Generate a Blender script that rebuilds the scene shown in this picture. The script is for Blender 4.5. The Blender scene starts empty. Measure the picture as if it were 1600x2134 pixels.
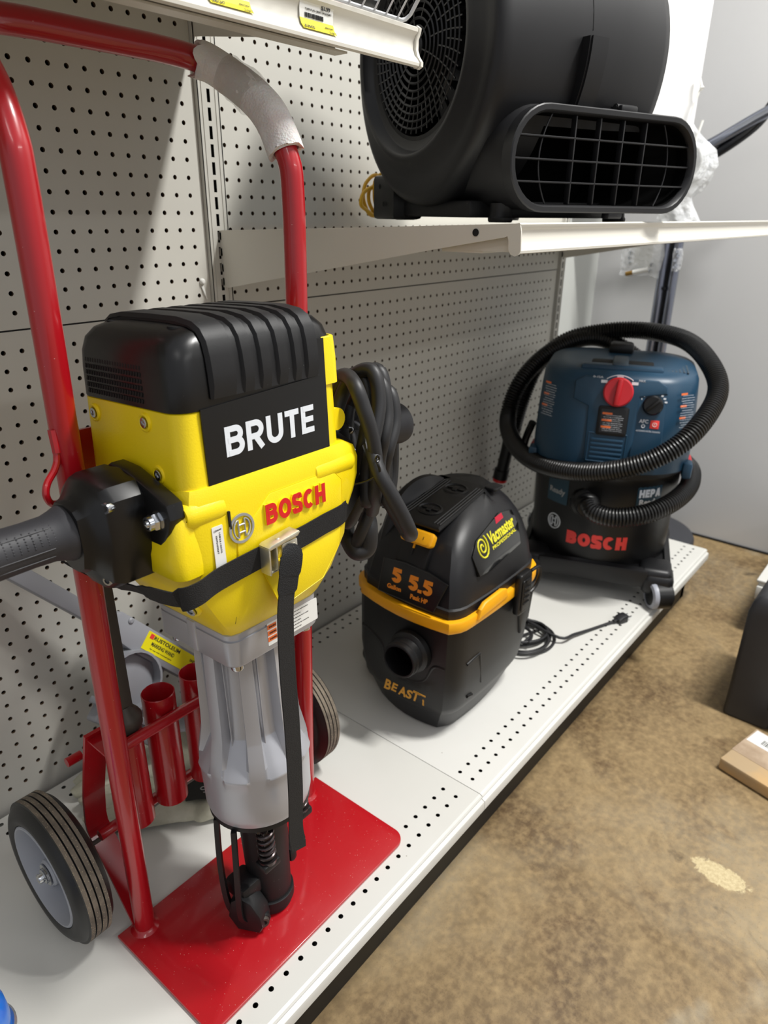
import bpy, bmesh, math, random
from mathutils import Matrix, Vector
random.seed(7)
PI = math.pi
sc = bpy.context.scene
COL = sc.collection

# ------------------------------------------------------------------ camera
# All measures are metres. The eye stands EYE above the floor; x runs along the
# shelving away from the eye, y towards its perforated back, z up. Builders use
# heights relative to the eye and lift() turns them into heights above the floor.
EYE = 1.075
RW = Matrix(((0.63743739, -0.29893616, 0.71014839),
             (-0.77043994, -0.25900225, 0.58252908),
             (0.00979102, -0.91845251, -0.39541007)))
FPX = 1453.86
cam = bpy.data.cameras.new('camera')
cam.sensor_fit = 'HORIZONTAL'
cam.sensor_width = 36.0
cam.lens = FPX / 1600 * 36.0
cam.clip_start = 0.02
cam.dof.use_dof = True
cam.dof.focus_distance = 0.80
cam.dof.aperture_fstop = 9.0
camo = bpy.data.objects.new('camera', cam)
COL.objects.link(camo)
cx_, cy_, cz_ = RW @ Vector((1, 0, 0)), RW @ Vector((0, -1, 0)), RW @ Vector((0, 0, -1))
camo.matrix_world = Matrix(((cx_.x, cy_.x, cz_.x, 0), (cx_.y, cy_.y, cz_.y, 0), (cx_.z, cy_.z, cz_.z, EYE), (0, 0, 0, 1)))
sc.camera = camo

# ------------------------------------------------------------------ exposure, world, lamps
sc.view_settings.view_transform = 'Standard'
sc.view_settings.look = 'None'
sc.view_settings.gamma = 1.0
sc.view_settings.use_curve_mapping = False
sc.view_settings.exposure = 0.10
w = bpy.data.worlds.new('world'); sc.world = w
w.use_nodes = True
w.node_tree.nodes['Background'].inputs[0].default_value = (0.93, 0.95, 1.0, 1)
w.node_tree.nodes['Background'].inputs[1].default_value = 0.50


def area(name, loc, size, power, rot=(0, 0, 0), col=(1, 0.985, 0.95)):
    l = bpy.data.lights.new(name, 'AREA')
    l.shape = 'RECTANGLE'; l.size = size[0]; l.size_y = size[1]
    l.energy = power; l.color = col
    o = bpy.data.objects.new(name, l); COL.objects.link(o)
    o.location = (loc[0], loc[1], loc[2] + EYE); o.rotation_euler = rot
    return o


# fluorescent tubes above the aisle
area('ceiling_tube_near', (1.5, -0.5, 1.95), (0.16, 0.7), 104)
area('ceiling_tube_far', (4.2, -1.0, 1.95), (0.16, 1.2), 85)
area('ceiling_tube_behind', (-1.3, -1.4, 1.95), (0.3, 1.2), 9)
area('ceiling_tube_right', (1.0, -4.0, 1.95), (2.4, 0.3), 45)


def at(px, py, X=None, Y=None, Z=None):
    """point seen at a place in the photo at a known x, y or z"""
    w_ = RW @ Vector(((px - 800) / FPX, (py - 1067) / FPX, 1))
    k = X / w_.x if X is not None else (Y / w_.y if Y is not None else Z / w_.z)
    return w_ * k


# ------------------------------------------------------------------ materials
def srgb(h):
    v = [int(h[i:i + 2], 16) / 255 for i in (0, 2, 4)]
    return tuple((c / 12.92 if c < .04045 else ((c + .055) / 1.055) ** 2.4) for c in v) + (1,)


def mat(name, col, rough=0.5, metal=0.0, bump=None, coat=0.0, spec=0.5, speck=None, vary=None, trans=0.0, alpha=1.0, rvary=None, emis=None, sss=0):
    m = bpy.data.materials.new(name); m.use_nodes = True
    nt = m.node_tree; N = nt.nodes; L = nt.links
    p = N['Principled BSDF']
    c = srgb(col) if isinstance(col, str) else col
    p.inputs['Base Color'].default_value = c
    p.inputs['Roughness'].default_value = rough
    p.inputs['Metallic'].default_value = metal
    p.inputs['Coat Weight'].default_value = coat
    p.inputs['Coat Roughness'].default_value = 0.08
    p.inputs['Specular IOR Level'].default_value = spec
    p.inputs['Transmission Weight'].default_value = trans
    p.inputs['Alpha'].default_value = alpha
    if sss:
        p.inputs['Subsurface Weight'].default_value = sss
        p.inputs['Subsurface Scale'].default_value = 0.01
    tc = N.new('ShaderNodeTexCoord')
    last = None
    if vary:   # (scale, other colour, lo, hi)
        n = N.new('ShaderNodeTexNoise'); n.inputs['Scale'].default_value = vary[0]; n.inputs['Detail'].default_value = 6
        r = N.new('ShaderNodeMapRange'); r.inputs[1].default_value = vary[2]; r.inputs[2].default_value = vary[3]
        mx = N.new('ShaderNodeMix'); mx.data_type = 'RGBA'
        L.new(tc.outputs['Object'], n.inputs['Vector']); L.new(n.outputs[0], r.inputs[0]); L.new(r.outputs[0], mx.inputs[0])
        mx.inputs[6].default_value = c; mx.inputs[7].default_value = srgb(vary[1])
        last = mx.outputs[2]
    if speck:  # (scale, colour, radius, share)
        v = N.new('ShaderNodeTexVoronoi'); v.inputs['Scale'].default_value = speck[0]
        lt = N.new('ShaderNodeMath'); lt.operation = 'LESS_THAN'; lt.inputs[1].default_value = speck[2]
        sp = N.new('ShaderNodeSeparateColor'); gt = N.new('ShaderNodeMath'); gt.operation = 'LESS_THAN'; gt.inputs[1].default_value = speck[3]
        mu = N.new('ShaderNodeMath'); mu.operation = 'MULTIPLY'
        mx = N.new('ShaderNodeMix'); mx.data_type = 'RGBA'
        L.new(tc.outputs['Object'], v.inputs['Vector']); L.new(v.outputs['Distance'], lt.inputs[0])
        L.new(v.outputs['Color'], sp.inputs[0]); L.new(sp.outputs[0], gt.inputs[0])
        L.new(lt.outputs[0], mu.inputs[0]); L.new(gt.outputs[0], mu.inputs[1]); L.new(mu.outputs[0], mx.inputs[0])
        if last: L.new(last, mx.inputs[6])
        else: mx.inputs[6].default_value = c
        mx.inputs[7].default_value = srgb(speck[1])
        last = mx.outputs[2]
    if last: L.new(last, p.inputs['Base Color'])
    if rvary:
        n = N.new('ShaderNodeTexNoise'); n.inputs['Scale'].default_value = rvary[0]; n.inputs['Detail'].default_value = 5
        r = N.new('ShaderNodeMapRange'); r.inputs[3].default_value = rvary[1]; r.inputs[4].default_value = rvary[2]
        L.new(tc.outputs['Object'], n.inputs['Vector']); L.new(n.outputs[0], r.inputs[0]); L.new(r.outputs[0], p.inputs['Roughness'])
    if bump:   # (scale, strength, distance, kind)
        kind = bump[3] if len(bump) > 3 else 'noise'
        if kind == 'noise':
            n = N.new('ShaderNodeTexNoise'); n.inputs['Detail'].default_value = 3
        elif kind == 'vor':
            n = N.new('ShaderNodeTexVoronoi')
        n.inputs['Scale'].default_value = bump[0]
        b = N.new('ShaderNodeBump'); b.inputs['Strength'].default_value = bump[1]; b.inputs['Distance'].default_value = bump[2]
        L.new(tc.outputs['Object'], n.inputs['Vector']); L.new(n.outputs[0], b.inputs['Height']); L.new(b.outputs[0], p.inputs['Normal'])
    return m


M_red = mat('red_enamel', 'a80f1a', 0.28, coat=0.5, bump=(90, 0.05, 0.002), speck=(260, 'd9b0a8', 0.10, 0.05))
M_plate = mat('red_plate', 'ac121c', 0.32, coat=0.35, bump=(60, 0.06, 0.002), speck=(420, 'd9b8b0', 0.13, 0.10), rvary=(12, 0.24, 0.42))
M_peg = mat('pegboard_paint', 'c0beb6', 0.48, bump=(25, 0.03, 0.002))
M_pegedge = mat('hardboard_edge', '5d4936', 0.8)
M_peg_back = mat('dark_backing', '14120f', 0.9)  # colour of the sheet added behind the holes, dark as the shade there
M_white = mat('shelf_enamel', 'd6d5d0', 0.38, vary=(2.2, 'cfcec8', .4, .65), speck=(38, '8e8a80', 0.035, 0.12), bump=(30, 0.02, 0.002))
M_shelf = mat('cream_enamel', 'd5d2c8', 0.35, bump=(30, 0.02, 0.002))
M_kick = mat('kick_black', '141414', 0.55)
M_slot = mat('slot_dark', '0b0b0b', 0.8)
M_upr = mat('upright_enamel', 'bdbbb3', 0.42)
M_yel = mat('yellow_housing', 'f4d80c', 0.42, bump=(650, 0.28, 0.0006), coat=0.08)
M_blk = mat('satin_black_plastic', '0b0b0c', 0.33, speck=(420, '6b6b6b', 0.08, 0.03))
M_rub = mat('black_rubber', '131315', 0.52, spec=0.4, bump=(500, 0.12, 0.0004), speck=(300, '7c7c7c', 0.09, 0.05))
M_grip = mat('grip_rubber', '2c2c30', 0.55, bump=(500, 0.1, 0.0004))
M_stk = mat('sticker_black', '0d0d0e', 0.30)
M_wht = mat('white_print', 'dfe4ea', 0.5)
M_redp = mat('red_print', 'cf1a1c', 0.4)
M_slvp = mat('silver_print', '9fa0a0', 0.35, metal=0.3)
M_sil = mat('silver_paint', 'b4b5bb', 0.34, metal=0.35, bump=(700, 0.08, 0.0004))
M_chr = mat('zinc', 'c9ccd0', 0.18, metal=1.0)
M_zinc = mat('buckle_zinc', 'd2cfbd', 0.36, metal=0.85, vary=(60, 'e0ddd0', .4, .6))
M_web = mat('black_webbing', '0f0f11', 0.75, bump=(900, 0.5, 0.0008, 'vor'))
M_cord = mat('cord_rubber', '1e1e20', 0.5, bump=(300, 0.1, 0.0004))
M_tire = mat('tire_rubber', '131314', 0.42, speck=(300, '6b6354', 0.08, 0.05))
M_tread = mat('dusty_tread', '7d7365', 0.85, speck=(520, 'a3957a', 0.30, 0.30), vary=(40, '5d554b', .35, .65), bump=(500, 0.4, 0.001))
M_rim = mat('rim_plastic', '9a9da6', 0.42)
M_steel = mat('dark_steel', '4a443e', 0.5, metal=0.3)
M_foam = mat('foam_sleeve', 'e8e5e3', 0.7, bump=(420, 0.5, 0.0012, 'vor'), vary=(30, 'dcd2ce', .4, .7), sss=0.2)
M_tape = mat('clear_tape', 'd0ccc4', 0.12, alpha=0.30, coat=0.6)
M_vblk = mat('vac_black', '0e0e0f', 0.40, spec=0.4, bump=(500, 0.08, 0.0004))
M_vgry = mat('vac_charcoal', '161618', 0.42, spec=0.4, bump=(500, 0.08, 0.0004))
M_vglo = mat('vac_gloss', '080808', 0.06, coat=0.5)
M_vyel = mat('vac_yellow', 'f0a90c', 0.4)
M_oran = mat('orange_print', 'e98a1e', 0.5)
M_blue = mat('blue_plastic', '183c54', 0.42, bump=(500, 0.06, 0.0004))
M_bgry = mat('vent_grey', '3c4a55', 0.5)
M_bosr = mat('red_logo', 'dd3a34', 0.45)
M_rknob = mat('red_knob', 'c4232c', 0.35)
M_hose = mat('hose_black', '131313', 0.33)
M_blow = mat('blower_black', '141416', 0.45, spec=0.4, vary=(3, '18181a', .4, .65), bump=(400, 0.05, 0.0004))
M_dark = mat('inner_shade', '030303', 0.9, spec=0.1)  # near-black: the shade inside deep openings is put into the colour
M_ycord = mat('yellow_cord', 'd6a512', 0.45)
M_gry = mat('grey_plastic', '8b8d93', 0.45)
M_laby = mat('label_yellow', 'e4d80c', 0.5)
M_pap = mat('label_paper', 'e4e4e0', 0.5)
M_ink = mat('ink', '1a1a1a', 0.6)
M_orl = mat('label_orange', 'e8743a', 0.5)
M_glove = mat('glove_leather', 'c5c3b2', 0.85, bump=(60, 0.6, 0.004), vary=(18, 'aeac98', .4, .65))
M_blk_fab = mat('glove_patch', '191919', 0.6)
M_wire = mat('wire_white', 'c4c6c8', 0.35)
M_pinkr = mat('red_pack', 'b3122e', 0.45)
M_wall = mat('wall_grey', 'c0c0c0', 0.35, bump=(4, 0.05, 0.01))
M_wall2 = mat('wall_light', 'c2c4c0', 0.5)
M_pan = mat('white_panel', 'fafafc', 0.3)
M_clear = mat('clear_bag', 'f0f2f4', 0.12, alpha=0.30, coat=0.5, bump=(60, 0.8, 0.01))
M_film = mat('milky_bag', 'e6e8ea', 0.25, alpha=0.62, coat=0.3, bump=(45, 0.9, 0.012))
M_brass = mat('brass', 'b08a48', 0.35, metal=0.8)
M_case = mat('case_plastic', '2b2b2e', 0.5, vary=(9, '323235', .4, .7), bump=(60, 0.1, 0.001))
M_card = mat('cardboard', 'c2a071', 0.8, vary=(14, 'b29a78', .4, .6), bump=(40, 0.2, 0.002))
M_cardw = mat('cardboard_print', 'b9a48c', 0.7, vary=(20, 'a08a72', .4, .6))
M_can = mat('can_metal', 'c9cbcc', 0.25, metal=0.8)
M_bluec = mat('blue_cap', '1f6fd0', 0.25, coat=0.4)
M_base = mat('base_grey', '3a3b40', 0.5)
M_gal = mat('dark_metal_arm', '2b2c30', 0.25, metal=0.7)
M_spring = mat('spring_steel', '4a4344', 0.3, metal=0.8)


def floor_material():
    m = bpy.data.materials.new('stained_concrete'); m.use_nodes = True
    nt = m.node_tree; N = nt.nodes; L = nt.links; p = N['Principled BSDF']
    tc = N.new('ShaderNodeTexCoord')

    def noise(scale, detail=8, rough=0.6, dist=0.0):
        n = N.new('ShaderNodeTexNoise'); n.inputs['Scale'].default_value = scale
        n.inputs['Detail'].default_value = detail; n.inputs['Roughness'].default_value = rough; n.inputs['Distortion'].default_value = dist
        L.new(tc.outputs['Object'], n.inputs['Vector']); return n.outputs[0]

    def rng(x, lo, hi, a=0.0, b=1.0):
        r = N.new('ShaderNodeMapRange'); L.new(x, r.inputs[0])
        for i, v in enumerate((lo, hi, a, b)): r.inputs[i + 1].default_value = v
        return r.outputs[0]

    def mix(f, a, b):
        x = N.new('ShaderNodeMix'); x.data_type = 'RGBA'; L.new(f, x.inputs[0])
        for s, k in ((a, 6), (b, 7)):
            if isinstance(s, str): x.inputs[k].default_value = srgb(s)
            else: L.new(s, x.inputs[k])
        return x.outputs[2]
    c = mix(rng(noise(3.2, 9, .65, .6), .38, .66), '5e4a2f', '98825c')
    c = mix(rng(noise(1.5, 7, .6, .4), .5, .72), c, '9a8d74')
    c = mix(rng(noise(9, 9, .7, .8), .52, .75, 0, .75), c, '533a1e')
    c = mix(rng(noise(60, 6, .7), .42, .72, 0, .55), c, 'b89d70')
    c = mix(rng(noise(5.5, 6, .6, 1.2), .66, .76, 0, .85), c, '30251a')
    c = mix(rng(noise(2.3, 5, .55, 1.5), .64, .78, 0, .6), c, 'aaa38f')
    c = mix(rng(noise(240, 3, .6), .56, .74, 0, .45), c, '5a452b')
    # pale worn patch in the coating
    sub = N.new('ShaderNodeVectorMath'); sub.operation = 'SUBTRACT'; sub.inputs[1].default_value = (1.066, 0.095, 0)
    L.new(tc.outputs['Object'], sub.inputs[0])
    mul = N.new('ShaderNodeVectorMath'); mul.operation = 'MULTIPLY'; mul.inputs[1].default_value = (1.6, 0.85, 0)
    L.new(sub.outputs[0], mul.inputs[0])
    ln = N.new('ShaderNodeVectorMath'); ln.operation = 'LENGTH'; L.new(mul.outputs[0], ln.inputs[0])
    ad = N.new('ShaderNodeMath'); ad.operation = 'MULTIPLY_ADD'; L.new(noise(34, 9, .8, 1.0), ad.inputs[0]); ad.inputs[1].default_value = 0.075; L.new(ln.outputs['Value'], ad.inputs[2])
    pm = rng(ad.outputs[0], .078, .072)
    c = mix(pm, c, mix(rng(noise(160, 5, .7), .4, .65), 'cbbb92', 'b3a078'))
    L.new(c, p.inputs['Base Color'])
    L.new(rng(noise(6, 6), .3, .7, .5, .75), p.inputs['Roughness'])
    b = N.new('ShaderNodeBump'); b.inputs['Strength'].default_value = .25; b.inputs['Distance'].default_value = .002
    L.new(noise(120, 6, .7), b.inputs['Height']); L.new(b.outputs[0], p.inputs['Normal'])
    return m


M_floor = floor_material()


# ------------------------------------------------------------------ mesh helpers
class MB:
    def __init__(self):
        self.v = []; self.f = []; self.m = []

    def add(self, vs, fs, m=0, M=None):
        o = len(self.v)
        self.v += [(M @ Vector(q)) if M is not None else Vector(q) for q in vs]
        self.f += [tuple(i + o for i in f) for f in fs]
        self.m += [m] * len(fs)
        return self

    def bm(self, bm, m=0, M=None):
        bm.verts.index_update()
        return self.add([v.co.copy() for v in bm.verts], [[v.index for v in f.verts] for f in bm.faces], m, M)

    def clusters(self, gap=.003):
        par = list(range(len(self.v)))
        def find(a):
            while par[a] != a: par[a] = par[par[a]]; a = par[a]
            return a
        for f in self.f:
            for i in f[1:]: par[find(i)] = find(f[0])
        isl = {}
        for fi, f in enumerate(self.f): isl.setdefault(find(f[0]), []).append(fi)
        B = []
        for k, fs in isl.items():
            P = [self.v[i] for fi in fs for i in self.f[fi]]
            B.append([fs, Vector([min(p[c] for p in P) for c in range(3)]), Vector([max(p[c] for p in P) for c in range(3)])])
        done = False
        while not done:
            done = True
            for i in range(len(B)):
                for j in range(i + 1, len(B)):
                    d = max(max(B[i][1][c] - B[j][2][c], B[j][1][c] - B[i][2][c]) for c in range(3))
                    if d < gap:
                        B[i] = [B[i][0] + B[j][0], Vector([min(B[i][1][c], B[j][1][c]) for c in range(3)]), Vector([max(B[i][2][c], B[j][2][c]) for c in range(3)])]
                        del B[j]; done = False; break
                if not done: break
        out = []
        for fs, _, _ in B:
            m = MB(); idx = {}
            for fi in fs:
                for i in self.f[fi]:
                    if i not in idx: idx[i] = len(m.v); m.v.append(self.v[i])
                m.f.append(tuple(idx[i] for i in self.f[fi])); m.m.append(self.m[fi])
            out.append(m)
        return out

    def glyphs(self, s, M, w, h, t=.2, gap=.12, depth=.0004, m=0, warp=None):
        """heavy grotesque capitals and figures drawn as strokes of even width"""
        i = t / 2
        def arc(cx, cy, rx, ry, a0, a1, n=14): return [(cx + rx * math.cos(math.radians(a0 + (a1 - a0) * k / n)), cy + ry * math.sin(math.radians(a0 + (a1 - a0) * k / n))) for k in range(n + 1)]
        W = {'B': .74, 'R': .74, 'U': .72, 'T': .64, 'E': .60, 'O': .84, 'S': .68, 'C': .76, 'H': .74, '5': .66, '.': .22, 'P': .70, 'A': .78}
        def G(c):
            w_ = W[c]; H = 1
            if c == 'B': r1 = (1 - i - .53) / 2; r2 = (.53 - i) / 2; return [([(i, 0), (i, 1)], 0), ([(i, 1 - i)] + arc(w_ - i - .03 - r1, .53 + r1, r1, r1, 90, -90) + [(i, .53)], 0), ([(i, .53)] + arc(w_ - i - r2, i + r2, r2, r2, 90, -90) + [(i, i)], 0)]
            if c in 'RP': r1 = (1 - i - .45) / 2; g = [([(i, 0), (i, 1)], 0), ([(i, 1 - i)] + arc(w_ - i - .02 - r1, .45 + r1, r1, r1, 90, -90) + [(i, .45)], 0)]; return g + ([([(w_ * .48, .45), (w_ - i * 1.05, 0)], 0)] if c == 'R' else [])
            if c == 'U': return [([(i, 1)] + arc(w_ / 2, w_ / 2, w_ / 2 - i, w_ / 2 - i, 180, 360, 18) + [(w_ - i, 1)], 0)]
            if c == 'T': return [([(0, 1 - i), (w_, 1 - i)], 0), ([(w_ / 2, 1 - i), (w_ / 2, 0)], 0)]
            if c == 'E': return [([(i, 0), (i, 1)], 0)] + [([(i, y), (w_ - (.03 if y == .5 else 0), y)], 0) for y in (i, .5, 1 - i)]
            if c == 'O': return [(arc(w_ / 2, .5, w_ / 2 - i, .5 - i, 0, 360, 36)[:-1], 1)]
            if c == 'C': return [(arc(w_ / 2, .5, w_ / 2 - i, .5 - i, 48, 312, 28), 0)]
            if c == 'H': return [([(i, 0), (i, 1)], 0), ([(w_ - i, 0), (w_ - i, 1)], 0), ([(i, .5), (w_ - i, .5)], 0)]
            if c == 'S': return [([tuple(p)[:2] for p in crom([(w_ - i * 1.05, .72, 0), (w_ * .78, .875, 0), (w_ * .5, 1 - i, 0), (w_ * .22, .87, 0), (i, .72, 0), (w_ * .25, .565, 0), (w_ * .72, .435, 0), (w_ - i, .275, 0), (w_ * .78, .13, 0), (w_ * .5, i, 0), (w_ * .2, .13, 0), (i * .95, .29, 0)], 4)], 0)]
            if c == '5': return [([(w_ - .03, 1 - i), (i + .06, 1 - i), (i + .02, .50)], 0), ([(i + .02, .50)] + [(w_ * .3, .585)] + arc(w_ * .5, .345, w_ * .5 - i, .345 - i + .0, 80, -160, 22), 0)]
            if c == '.': return [([(.11, 0), (.11, .22)], 0)]
            if c == 'A': return [([(i * .9, 0), (w_ / 2 - i * .3, 1)], 0), ([(w_ - i * .9, 0), (w_ / 2 + i * .3, 1)], 0), ([(w_ * .25, .28), (w_ * .75, .28)], 0)]
        tot = sum(W[c] for c in s) + gap * (len(s) - 1)
        sx, sy = w / tot, h; x0 = 0
        for c in s:
            for gi, (P, cl) in enumerate(G(c)):
                P = [Vector(p) for p in P]; K = len(P)
                if warp:
                    Q = []
                    for a, b in zip(P, P[1:]):
                        nn = max(1, int((b - a).length / .2)); Q += [a.lerp(b, k / nn) for k in range(nn)]
                    P = Q + ([P[-1]] if True else []); K = len(P)
                rings = []
                for k in range(K):
                    a = P[k - 1] if (k or cl) else P[k]; b = P[(k + 1) % K] if (k < K - 1 or cl) else P[k]
                    d1 = (P[k] - a); d2 = (b - P[k])
                    d1 = d1.normalized() if d1.length else d2.normalized(); d2 = d2.normalized() if d2.length else d1
                    T = (d1 + d2).normalized(); n_ = Vector((-T.y, T.x)); mit = min(1.6, 1 / max(.3, T.dot(d1)))
                    r = []
                    for sg, z in ((1, 0), (-1, 0), (-1, 1), (1, 1)):
                        q = P[k] + n_ * sg * i * mit
                        v = Vector(((q.x + x0 - tot / 2) * sx, (q.y - .5) * sy, z * (depth + gi * .00006))); r.append(warp(v) if warp else v)
                    rings.append(r)
                self.loft(rings, (True, True), m, M, loop=bool(cl))
            x0 += W[c] + gap
        return self

    def box(self, a, b, r=0.0, seg=2, m=0, M=None):
        bm = bmesh.new(); bmesh.ops.create_cube(bm, size=1)
        for v in bm.verts:
            v.co = Vector([(a[i] + b[i]) / 2 + v.co[i] * (b[i] - a[i]) for i in range(3)])
        if r > 0:
            bmesh.ops.bevel(bm, geom=bm.edges[:], offset=min(r, 0.49 * min(abs(b[i] - a[i]) for i in range(3))), segments=seg, affect='EDGES', profile=.5)
        self.bm(bm, m, M); bm.free(); return self

    def cbox(self, c, s, r=0.0, M=None, m=0, seg=2):
        return self.box([c[i] - s[i] / 2 for i in range(3)], [c[i] + s[i] / 2 for i in range(3)], r, seg, m, M)

    def loft(self, rings, cap=(True, True), m=0, M=None, closed=True, loop=False):
        n = len(rings[0]); vs = [p for r in rings for p in r]; fs = []
        K = len(rings)
        for k in range(K if loop else K - 1):
            k2 = (k + 1) % K
            for i in range(n if closed else n - 1):
                j = (i + 1) % n
                fs.append((k * n + i, k * n + j, k2 * n + j, k2 * n + i))
        if not loop:
            if cap[0]: fs.append(tuple(reversed(range(n))))
            if cap[1]: fs.append(tuple((K - 1) * n + i for i in range(n)))
        return self.add(vs, fs, m, M)

    def lathe(self, prof, n=32, m=0, M=None, loop=False, cap=True):
        rings = [[(r * math.cos(2 * PI * i / n), r * math.sin(2 * PI * i / n), z) for i in range(n)] for r, z in prof]
        c = (cap and prof[0][0] > 1e-6 and not loop, cap and prof[-1][0] > 1e-6 and not loop)
        return self.loft(rings, c, m, M, loop=loop)

    def tube(self, pts, r, n=12, m=0, M=None, cap=True, closed=False, prof=None):
        pts = [Vector(p) for p in pts]; K = len(pts)
        rad = r if isinstance(r, (list, tuple)) else [r] * K
        T = []
        for i in range(K):
            if closed: t = pts[(i + 1) % K] - pts[i - 1]
            else: t = pts[min(i + 1, K - 1)] - pts[max(i - 1, 0)]
            T.append(t.normalized())
        u = T[0].orthogonal().normalized(); rings = []
        for i in range(K):
            if i:
                ax = T[i - 1].cross(T[i])
                if ax.length > 1e-7:
                    u = Matrix.Rotation(T[i - 1].angle(T[i]), 3, ax.normalized()) @ u
            w_ = T[i].cross(u)
            if prof: rings.append([pts[i] + u * a * rad[i] + w_ * b * rad[i] for a, b in prof])
            else: rings.append([pts[i] + (u * math.cos(2 * PI * k / n) + w_ * math.sin(2 * PI * k / n)) * rad[i] for k in range(n)])
        return self.loft(rings, (cap, cap), m, M, loop=closed)

    def ribbon(self, pts, wv, width, th, m=0, M=None):
        """flat strap: pts centre line, wv width direction(s)"""
        pts = [Vector(p) for p in pts]; rings = []
        for i, p in enumerate(pts):
            t = (pts[min(i + 1, len(pts) - 1)] - pts[max(i - 1, 0)]).normalized()
            w_ = Vector(wv[i] if isinstance(wv[0], (tuple, list, Vector)) else wv)
            w_ = (w_ - t * w_.dot(t)).normalized(); n_ = t.cross(w_)
            wd = width[i] if isinstance(width, (list, tuple)) else width
            rings.append([p + w_ * wd / 2 + n_ * th / 2, p - w_ * wd / 2 + n_ * th / 2, p - w_ * wd / 2 - n_ * th / 2, p + w_ * wd / 2 - n_ * th / 2])
        return self.loft(rings, (True, True), m, M)

    def prism(self, poly, z0, z1, r=0.0, m=0, M=None, seg=2):
        bm = bmesh.new()
        vs = [bm.verts.new((x, y, z0)) for x, y in poly]
        f = bm.faces.new(vs)
        ex = bmesh.ops.extrude_face_region(bm, geom=[f])
        for v in [g for g in ex['geom'] if isinstance(g, bmesh.types.BMVert)]: v.co.z = z1
        bmesh.ops.recalc_face_normals(bm, faces=bm.faces[:])
        if r > 0:
            ed = [e for e in bm.edges if abs(e.verts[0].co.z - e.verts[1].co.z) < 1e-9]
            bmesh.ops.bevel(bm, geom=ed, offset=r, segments=seg, affect='EDGES', profile=.5)
        self.bm(bm, m, M); bm.free(); return self

    def text(self, s, M, w=None, h=None, depth=0.0004, off=0.0, m=0, warp=None, shear=0.0, align=None):
        cu = bpy.data.curves.new('t', 'FONT'); cu.body = s; cu.size = 1; cu.offset = off; cu.extrude = 0.5; cu.shear = shear
        cu.resolution_u = 4
        ob = bpy.data.objects.new('t', cu); COL.objects.link(ob)
        dg = bpy.context.evaluated_depsgraph_get()
        me = bpy.data.meshes.new_from_object(ob.evaluated_get(dg))
        xs = [v.co.x for v in me.vertices]; ys = [v.co.y for v in me.vertices]
        x0, x1, y0, y1 = min(xs), max(xs), min(ys), max(ys)
        sx = (w / (x1 - x0)) if w else None; sy = (h / (y1 - y0)) if h else None
        sx = sx or sy; sy = sy or sx
        bm = bmesh.new(); bm.from_mesh(me)
        for v in bm.verts:
            v.co = Vector(((v.co.x - (x0 + x1) / 2) * sx, (v.co.y - (y0 + y1) / 2) * sy, (v.co.z + .5) * depth))
        if warp:
            W_ = (x1 - x0) * sx
            bmesh.ops.triangulate(bm, faces=bm.faces[:])
            k = max(3, int(W_ / warp[1]))
            for i in range(1, k):
                xx = -W_ / 2 + W_ * i / k
                bmesh.ops.bisect_plane(bm, geom=bm.verts[:] + bm.edges[:] + bm.faces[:], plane_co=(xx, 0, 0), plane_no=(1, 0, 0))
            for v in bm.verts: v.co = warp[0](v.co)
        self.bm(bm, m, M); bm.free()
        bpy.data.objects.remove(ob); bpy.data.curves.remove(cu); bpy.data.meshes.remove(me)
        return self


def obj(name, mb, mats, parent=None, loc=None, angle=35, label=None, cat=None, group=None, kind=None, split=None):
    """link the builder's geometry as one mesh object; verts are absolute (eye heights) unless the parent is local"""
    if split:
        return [obj(name, c, mats, parent, loc, angle) for c in mb.clusters(split)]
    me = bpy.data.meshes.new(name)
    base = Vector((0, 0, 0))
    if parent is not None:
        base = Vector(parent.get('_b', (0, 0, 0)))
    elif loc is not None:
        base = Vector(loc)
    me.from_pydata([tuple(v - base) for v in mb.v], [], mb.f)
    for mm in (mats if isinstance(mats, (list, tuple)) else [mats]): me.materials.append(mm)
    me.polygons.foreach_set('material_index', mb.m)
    bm = bmesh.new(); bm.from_mesh(me); bmesh.ops.recalc_face_normals(bm, faces=bm.faces[:]); bm.to_mesh(me); bm.free()
    if angle:
        me.polygons.foreach_set('use_smooth', [True] * len(me.polygons))
        me.set_sharp_from_angle(angle=math.radians(angle))
    me.update()
    o = bpy.data.objects.new(name, me); COL.objects.link(o)
    if parent is not None:
        o.parent = parent; o['_b'] = tuple(base)
    else:
        o.location = base; o['_b'] = tuple(base)
    if label: o['label'] = label
    if cat: o['category'] = cat
    if group: o['group'] = group
    if kind: o['kind'] = kind
    return o


def thing(name, label, cat, loc=(0, 0, 0), group=None, local=False):
    o = bpy.data.objects.new(name, None); COL.objects.link(o)
    o.location = loc; o['label'] = label; o['category'] = cat
    o['_b'] = (0, 0, 0) if local else tuple(loc)
    o.empty_display_size = 0.05
    if group: o['group'] = group
    return o


def crom(P, n=8, closed=False):
    P = [Vector(p) for p in P]; out = []
    K = len(P)
    for i in range(K if closed else K - 1):
        a, b, c, d = (P[(i - 1) % K], P[i], P[(i + 1) % K], P[(i + 2) % K]) if closed else (P[max(i - 1, 0)], P[i], P[i + 1], P[min(i + 2, K - 1)])
        for k in range(n):
            t = k / n
            out.append(0.5 * ((2 * b) + (c - a) * t + (2 * a - 5 * b + 4 * c - d) * t * t + (3 * b - a - 3 * c + d) * t ** 3))
    if not closed: out.append(P[-1])
    return out


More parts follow.
